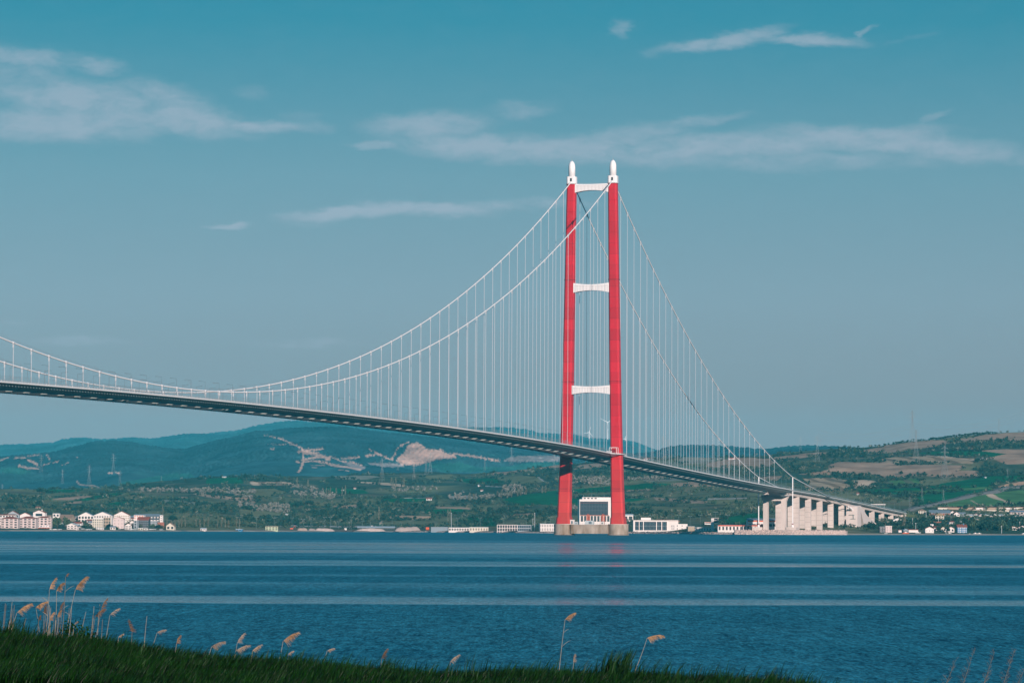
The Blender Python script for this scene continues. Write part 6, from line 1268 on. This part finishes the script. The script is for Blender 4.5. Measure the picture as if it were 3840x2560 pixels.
for (x, hub, base, L_, rot, lab) in ((2208, 1622, 1645, 26, .3, 'white wind turbine on the skyline between the tower legs'), (2282, 1583, 1648, 40, 1.0, 'wind turbine almost hidden behind the right tower leg'), (2343, 1645, 1652, 14, .2, 'tiny far wind turbine right of the right leg')):
    p = mid_at(x, base, FAR); s_ = mpp(p[1]); h = (base-hub)*s_; T = thing('wind_turbine', lab, 'wind turbine', p, 0, 'wind turbines')
    mb = MB(); mb.bar((0, 0, -10), (0, 0, h), 1.6, 8, .9); mb.build('tower', M['white'], T); mb = MB(); mb.box(-1.2, 1.2, -3, 4, h-1.2, h+1.4); mb.build('nacelle', M['white'], T)
    for i in range(3): a = rot+i*2.094; mb = MB(); mb.bar((0, -3.2, h), (math.sin(a)*L_*s_*.8, -3.2, h+math.cos(a)*L_*s_*.8), 1.3, 4, .35); mb.build('blade', M['white'], T)

# shore lamps
sl1 = lamp_proto('street_lamp', 'double-armed lamp post in the row along the far shore road left of the tower', 12, 1.3, 'lamp posts along the far shore road', M['rail'], True, .075); f_ = True
for x, r in ((903, 1938), (967, 1938), (1034, 1940), (1040, 1939), (1100, 1940), (1130, 1944), (1142, 1946), (1171, 1939), (1217, 1953), (1223, 1938), (1244, 1938), (1275, 1954), (1316, 1955), (1322, 1938), (1364, 1953), (1394, 1940), (1427, 1955), (1438, 1955), (1475, 1941), (1509, 1958), (1542, 1953), (1553, 1950), (1638, 1958), (1720, 1942), (1804, 1940), (1892, 1940), (1976, 1941), (2067, 1938)):
    p = ground_at(x, 1983, rnd.uniform(0, 20)); s_ = mpp(p[1]); _, rr_ = project(p); sc_ = (float(rr_)-r)*s_/12.3
    if f_: sl1.location = p; sl1.scale = (1, 1, sc_); f_ = False
    else: dup(sl1, p, rnd.uniform(-.3, .3), None, None, (1, 1, sc_))
for x, r in ((2385, 1932), (2445, 1931), (2547, 1930), (2589, 1934), (2627, 1929), (2684, 1918), (2730, 1929), (2823, 1928), (3146, 1974), (3223, 1973)):
    p = ground_at(x, 1985); s_ = mpp(p[1]); _, rr_ = project(p); dup(sl1, p, rnd.uniform(-.3, .3), 'double-armed lamp post on the far shore right of the tower', 'lamp posts right of the tower', (1, 1, (float(rr_)-r)*s_/12.3))
pm = None
for x, t, lab in ((1696, 1924, 'tall white mast above the low concrete building'), (2008, 1925, 'tall white mast between the pavilion and the slit-windowed building'), (2001, 1946, 'short white pole next to the tall mast by the pavilion'), (3472, 1918, 'blue-grey pole in the middle of the right village'), (3433, 1962, 'white pole behind the grey boathouse'), (3546, 1985, 'dark pole before the lean-to houses'), (3754, 1972, 'white lamp pole on the right lawn shore'), (3518, 1945, 'white pole beside the low brick building'), (3822, 1958, 'blue-grey pole above the white gables at the right edge'), (3421, 1945, 'white pole beside dark shrubs right of the viaduct end')):
    b = {1696: 1989, 2008: 1990, 2001: 1970, 3472: 1955, 3433: 1990, 3546: 2000, 3754: 1999, 3518: 1968, 3822: 1972, 3421: 1970}[x]
    p = ground_at(x, b); T = thing('mast', lab, 'mast', p); h = (b-t)*mpp(p[1]); mb = MB(); mb.bar((0, 0, -1), (0, 0, h), .3, 6, .18); mb.build('pole', M['hanger'], T); mb = MB(); mb.box(-.6, .6, -.3, .3, h+.01, h+.5); mb.build('head', M['hanger'], T)

# ------------------------------------------------------------------ near bank with grass and reeds
gl_ = [(-400, 2366), (0, 2369), (204, 2378), (408, 2394), (530, 2414), (694, 2443), (816, 2451), (960, 2456), (1112, 2461), (1198, 2474), (1325, 2482), (1495, 2496), (1640, 2508), (1900, 2503), (2198, 2508), (2367, 2508), (2538, 2519), (2750, 2529), (2900, 2532), (3010, 2550), (3100, 2572), (3300, 2585), (3600, 2590), (4400, 2600)]
YB = 57.0
def bank_z(X, Y):
    px = X/np.maximum(Y, 1)*F_PX*math.cos(PITCH)+1920; row = ip(gl_, px)+34
    zc = CAM_H-(row-(1971.9+px*.00441))*YB/F_PX
    return np.where(Y < YB, zc+(fbm(X*.7+50, Y*.7+50, 3, 5)-.5)*.10, zc-(Y-YB)**1.3*.10)+(fbm(X*1.9+50, Y*1.9+50, 2, 8)-.5)*.05
gx = np.linspace(-30, 30, 260); gy = np.concatenate([np.linspace(3, 36, 30), np.linspace(36.3, 62, 110), np.linspace(62.6, 95, 26)]); GX, GY = np.meshgrid(gx, gy, indexing='ij'); GZ = bank_z(GX, GY); V = np.stack([GX, GY, GZ], -1)
M['soil'] = mat('shaded_turf', (.002, .008, .002), .95, .05, (3, .6, (.004, .012, .003)))  # near-black turf colour, shade on the bank painted in
idx = np.arange(GX.size).reshape(GX.shape); Fq = np.stack([idx[:-1, :-1], idx[1:, :-1], idx[1:, 1:], idx[:-1, 1:]], -1).reshape(-1, 4)
tag(np_mesh('grass_bank', V.reshape(-1, 3), Fq, M['soil'], smooth=True), 'dark turf bank in the foreground', kind='structure')
def blades(name, label, X, Y, Z, h, w, lean, m, seed, kind='stuff'):
    r = np.random.default_rng(seed); n = len(X); a = r.uniform(0, 6.28, n); dx, dy = np.cos(a), np.sin(a); la = r.normal(.35, .9, n)*0+r.uniform(-1, 1, n)*1.4; lx = lean*h*(.35+.6*r.random(n))*np.cos(la); ly = lean*h*np.sin(la)*.6
    lv = []
    for t, ww in ((0, 1), (.55, .8), (1, .12)):
        cx = X+lx*t*t; cy = Y+ly*t*t; cz = Z+h*(t-.22*t*t*lean)
        lv.append(np.stack([cx-dx*w*ww/2, cy-dy*w*ww/2, cz], 1)); lv.append(np.stack([cx+dx*w*ww/2, cy+dy*w*ww/2, cz], 1))
    V = np.stack(lv, 1).reshape(-1, 3); b = np.arange(n)[:, None]*6
    Fq = np.concatenate([b+np.array([[0, 1, 3, 2]]), b+np.array([[2, 3, 5, 4]])], 0)
    o = np_mesh(name, V, Fq, m)
    if label: tag(o, label, 'grass', kind=kind)
    return o
r = np.random.default_rng(77); n = 290000
Y = r.uniform(41, 60.5, n)**1; X = r.uniform(-1, 1, n)*(Y*.155+.8); row = 1980-(bank_z(X, Y)+.4-CAM_H)/Y*F_PX; k_ = row < 2590; X, Y = X[k_], Y[k_]
h = r.uniform(.11, .25, len(X))*(.55+1.0*fbm(X*.9+9, Y*.9+9, 3, 12)); blades('grass', 'dense dark green grass covering the near bank', X, Y, bank_z(X, Y)-.02, h, r.uniform(.006, .013, len(X)), .6, M['leaflawn'], 5)
n = 2600; X = r.uniform(-9.5, 9.5, n); Y = r.uniform(54, 59, n); blades('tall_grass', 'taller leaves sticking up along the crest of the bank', X, Y, bank_z(X, Y), r.uniform(.20, .42, n)*(.6+.8*fbm(X*1.4+9, Y+9, 3, 22)), r.uniform(.010, .022, n), .6, M['blade_tall'], 6)
def clump_at(px0, px1, n, h0, h1, label, name='reed_clump', m='blade_tall'):
    Y = r.uniform(55.5, 57.5, n); X = (r.normal(0, .28, n).clip(-.6, .6)+.5)*(px1-px0)+px0; X = (X-1920)/F_PX*Y; hh = r.uniform(h0, h1, n)
    o = blades(name, None, X, Y, bank_z(X, Y), hh, r.uniform(.012, .026, n), .45, M[m], n); return tag(o, label, 'reeds')
clump_at(2262, 2320, 110, .25, .58, 'taller green reed clump left of the leaning reed'); clump_at(2316, 2362, 100, .25, .62, 'taller green reed clump right beside the leaning reed')
clump_at(1430, 1475, 70, .15, .38, 'green tuft bending over at the crest left of the middle'); clump_at(2860, 2920, 70, .12, .34, 'green tuft near the right end of the bank'); clump_at(2985, 3015, 30, .15, .36, 'last small green tuft on the right end of the bank')
clump_at(-20, 110, 130, .2, .5, 'green tuft among the reeds at the left edge')
# leafy shrub on the bank
p = at(285, 2392, 57.0); T = thing('shrub', 'small dark leafy shrub behind the reeds on the left of the bank', 'shrub', (p[0], p[1], float(bank_z(p[0], p[1]))))
c = clumps('foliage', np.array([[0, 0, .05], [-.12, 0, .1], [.14, .05, .02]]), np.array([.34, .30, .26]), np.array([.34, .3, .36]), 130, -.018, M['blade_tall'], 3); c.parent = T
mb = MB()
for a in range(6): mb.bar((0, 0, -.05), (math.cos(a)*.14, math.sin(a)*.1, .26), .008, 4, .003)
mb.build('twig', M['trunk'], T)

# reeds: base, plume root and plume tip in photograph pixels, on the crest of the bank
La = lambda p: (p[0]*.40816, 2100+p[1]*.40816); Lb = lambda p: (900+p[0]*.42517, 2100+p[1]*.42517); Lc = lambda p: (1900+p[0]*.42517, 2100+p[1]*.42517)
def reed(b, a, t, label, pm='plume', fat=1.0, Yd=None):
    Yd = Yd or rnd.uniform(56.4, 57.4); P0 = at(b[0], b[1]+12, Yd); P0[2] = float(bank_z(P0[0], P0[1]))-.02; P1 = at(a[0], a[1], Yd+rnd.uniform(-.1, .1))
    T = thing('reed', label, 'reed', tuple(P0)); d = P1-P0; L_ = np.linalg.norm(d); bow = rnd.uniform(-.02, .02)*L_
    pts = [tuple(d*u+np.array([bow*math.sin(u*math.pi), 0, 0])) for u in np.linspace(0, 1, 9)]
    mb = MB(); mb.tube(pts, list(np.linspace(.0060, .0032, 9)), 5); st = mb.build('stem', M['stem'] if pm != 'plumedark' else M['dry'], T)
    if L_ > .9:
        for q in (.55, .78)[:1 if rnd.random() < .5 else 2]:
            mb = MB(); s0 = np.array(d*q); dirx = rnd.choice([-1, 1]); ln = rnd.uniform(.10, .20); vs = []
            for u in np.linspace(0, 1, 6): c_ = s0+np.array([dirx*ln*u*.8, 0, ln*(.9*u-.35*u*u)]); w_ = .003*(1-u)*(.4+u)*2+.0005; vs += [(c_[0], c_[1], c_[2]-w_), (c_[0], c_[1]+.003, c_[2]+w_)]
            mb.add(vs, [(2*i, 2*i+2, 2*i+3, 2*i+1) for i in range(5)]); mb.build('leaf', M['stem'], T)
    if t is not None:
        P2 = at(t[0], t[1], Yd)-P0; R_ = np.random.default_rng(rnd.randint(0, 99999)); n = int(120*fat); ax = P2-d; La_ = np.linalg.norm(ax); u = R_.random(n)**.85
        side = np.array([ax[2], 0, -ax[0]])/max(La_, 1e-6)
        if side[2] > 0: side = -side
        if abs(ax[0]) < .3*La_: side = np.array([1, 0, -.35])
        bowp = np.sin(u*math.pi)*La_*.16
        s0 = d+ax*u[:, None]-side*bowp[:, None]*.5
        ln = (La_*.44*(1-u*.62)*R_.uniform(.45, 1.05, n)+.01)[:, None]; dr = ax/La_*.55+side[None]*R_.uniform(.15, 1.15, (n, 1))+R_.normal(0, .16, (n, 3)); dr /= np.linalg.norm(dr, axis=1, keepdims=True)
        e = s0+dr*ln*.62; e2_ = e+(dr+np.array([.25, 0, -.75]))*ln*.30; w_ = .0021*R_.uniform(.5, 1.2, (n, 1)); wv = np.cross(dr, [0, 1, 0]); wv /= np.linalg.norm(wv, axis=1, keepdims=True)
        V = np.stack([s0-wv*w_, s0+wv*w_, e-wv*w_*.9, e+wv*w_*.9, e2_-wv*w_*.25, e2_+wv*w_*.25], 1).reshape(-1, 3); bq = np.arange(n)[:, None]*6
        np_mesh('plume', V, np.concatenate([bq+np.array([[0, 1, 3, 2]]), bq+np.array([[2, 3, 5, 4]])]), M[pm], T)
    return T
RD = [(La, (65, 650), (155, 480), (285, 400), 'leftmost reed with a big orange plume blown to the right', 'plume', 1.3), (La, (380, 690), (330, 430), (430, 378), 'orange-plumed reed whose head arches low, second from the left edge', 'plume', 1.2), (La, (410, 700), (455, 265), (512, 165), 'tall reed with a narrow upright orange-brown plume', 'plume', .9),
      (La, (495, 690), (520, 275), (585, 205), 'tall reed with a short rounded bright plume', 'plume', 1.1), (La, (560, 690), (602, 150), (628, 120), 'tallest reed, topped by a tiny dark tip', 'plumedark', .4), (La, (585, 690), (692, 270), (795, 150), 'tall reed with the largest orange plume, leaning right', 'plume', 1.5),
      (La, (385, 690), (405, 490), (420, 412), 'reed with a dark narrow plume behind the tall reeds', 'plumedark', .8), (La, (430, 690), (455, 550), (492, 478), 'short reed with orange plume at the foot of the tall reeds', 'plume', .8), (La, (500, 690), (525, 525), (560, 455), 'short reed with a bright orange plume between two tall stems', 'plume', .8),
      (La, (530, 690), (550, 450), (578, 388), 'reed with a dark plume crossing the tallest stem', 'plumedark', .7), (La, (345, 690), (355, 560), (370, 505), 'low reed with a small brown plume below the arching head', 'plumedark', .5), (La, (180, 660), (240, 530), (285, 455), 'slim reed without a plume leaning right near the left edge', None, 0),
      (La, (825, 680), (875, 510), (962, 442), 'dark-plumed reed right of the tall group', 'plumedark', 1.1), (La, (850, 690), (930, 450), (985, 350), 'reed with a thin dark upright plume above the dark-plumed reed', 'plumedark', .6), (La, (965, 720), (1010, 500), (1095, 440), 'thin pale reed curving right beside the dark-plumed reeds', 'plumepale', .5),
      (La, (730, 640), (790, 470), (815, 410), 'bare thin reed stem between the tall group and the dark plumes', None, 0), (La, (660, 690), (680, 590), (710, 560), 'small faded brown plume above the shrub', 'plumepale', .4), (La, (1075, 740), (1090, 702), (1132, 675), 'short pale reed head just above the crest', 'plumepale', .6), (La, (1205, 720), (1213, 660), (1182, 550), 'dark upright reed head leaning left', 'plumedark', .7),
      (La, (1320, 770), (1350, 510), None, 'single bare pale stem standing alone', None, 0), (La, (1370, 770), (1445, 660), (1522, 635), 'leaning reed with a small faint plume', 'plumepale', .4), (La, (1605, 820), (1622, 765), (1655, 690), 'short reed with an upright brown head at the crest', 'plume', .7), (La, (1900, 850), (1945, 790), (2060, 745), 'short reed with a wide pale fan-shaped plume', 'plumepale', 1.0),
      (La, (2140, 870), (2170, 825), (2288, 780), 'low pale reed head curling right at the crest', 'plumepale', .9), (La, (2140, 850), (2180, 755), (2245, 670), 'faint pale upright plume above the curling one', 'plumepale', .6), (La, (2305, 860), (2320, 830), (2380, 790), 'pale reed head hugging the grass line', 'plumepale', .7),
      (Lb, (95, 830), (110, 795), (190, 745), 'pale reed head left of the lone orange-plumed reed', 'plumepale', .8), (Lb, (325, 830), (380, 712), (512, 635), 'lone reed with a broad orange plume streaming right', 'plume', 1.4), (Lb, (415, 845), (425, 825), (470, 798), 'tiny reed head below the broad orange plume', 'plumepale', .5), (Lb, (705, 880), (770, 795), (832, 775), 'small thin reed with a short pale plume', 'plumepale', .5),
      (Lb, (1240, 900), (1250, 862), (1298, 780), 'short brown pointed reed head at the crest', 'plumedark', .8), (Lb, (1830, 950), (1855, 892), (1930, 832), 'small faint pinkish reed head leaning right', 'plumepale', .7), (Lc, (455, 970), (515, 520), (600, 462), 'tall solitary reed with a rounded golden plume in the middle', 'plume', 1.5), (Lc, (1095, 945), (1240, 682), (1378, 662), 'tall reed leaning right with a drooping double plume', 'plume', 1.3),
      (Lc, (575, 940), (590, 905), (600, 828), 'faint pale upright head at the grass line near the solitary reed', 'plumepale', .6)]
for f_, b, a, t, lab, pm_, fat in RD: reed(f_(b), f_(a), f_(t) if (t and pm_) else None, lab, pm_ or 'plume', max(fat, .3))
for i in range(26):
    x = rnd.choice([rnd.uniform(20, 130), rnd.uniform(330, 620), rnd.uniform(330, 620), rnd.uniform(800, 1000)]); tp = rnd.uniform(380, 600); dx = rnd.uniform(5, 45)
    reed(La((x, 690)), La((x+dx, tp)), None, 'thin bare reed stem standing in the clump on the left of the bank', 'plumedark' if i % 3 else 'plume', 1)['group'] = 'bare stems of the left reed clump'
# dry branching weeds at the lower right
for i, (x, top, lab) in enumerate(((3555, 2470, 'leftmost dry branching weed at the lower right'), (3625, 2428, 'tall dry branching weed, second at the lower right'), (3700, 2440, 'dry branching weed in the middle of the lower right group'), (3775, 2432, 'tall thin dry weed near the right edge'), (3815, 2500, 'orange-brown dry weed at the right edge'))):
    Yd = 56.5; P0 = at(x-40, 2600, Yd); P0[2] = float(bank_z(P0[0], P0[1]))-.05; P1 = at(x+30, top, Yd); d = P1-P0; T = thing('dry_weed', lab, 'dry weed', tuple(P0)); mb = MB(); mb.tube([tuple(d*u) for u in np.linspace(0, 1, 8)], list(np.linspace(.005, .0015, 8)), 4); mb.build('stem', M['dry'], T); mb = MB()
    for k_ in range(46):
        u = rnd.uniform(.15, .98); s0 = Vector(d*u); L_ = (1-u*.6)*.17*rnd.uniform(.4, 1); a = rnd.choice([-1, 1]); e = s0+Vector((a*L_*rnd.uniform(.3, .9), rnd.uniform(-.05, .05), L_*rnd.uniform(.5, 1))); mb.bar(s0, e, .0014, 3, .0007)
        for q in range(3): f2 = s0+(e-s0)*rnd.uniform(.4, 1); mb.bar(f2, f2+Vector((rnd.uniform(-.03, .03), 0, rnd.uniform(.01, .05))), .0011, 3, .0006)
    mb.build('branch', M['dry'], T)

# ------------------------------------------------------------------ air
hz = bpy.data.materials.new('haze_air'); hz.use_nodes = True; nt = hz.node_tree; nt.nodes.clear(); out = nt.nodes.new('ShaderNodeOutputMaterial'); pv = nt.nodes.new('ShaderNodeVolumePrincipled')
pv.inputs['Color'].default_value = (.055, .70, 1.0, 1); pv.inputs['Density'].default_value = 2.0e-5; pv.inputs['Anisotropy'].default_value = -0.3; nt.links.new(pv.outputs[0], out.inputs['Volume'])
mb = MB(); mb.box(-14500, 14500, -700, 17000, -11, 520); hzo = mb.build('haze', hz); tag(hzo, kind='stuff'); hzo.display_type = 'WIRE'
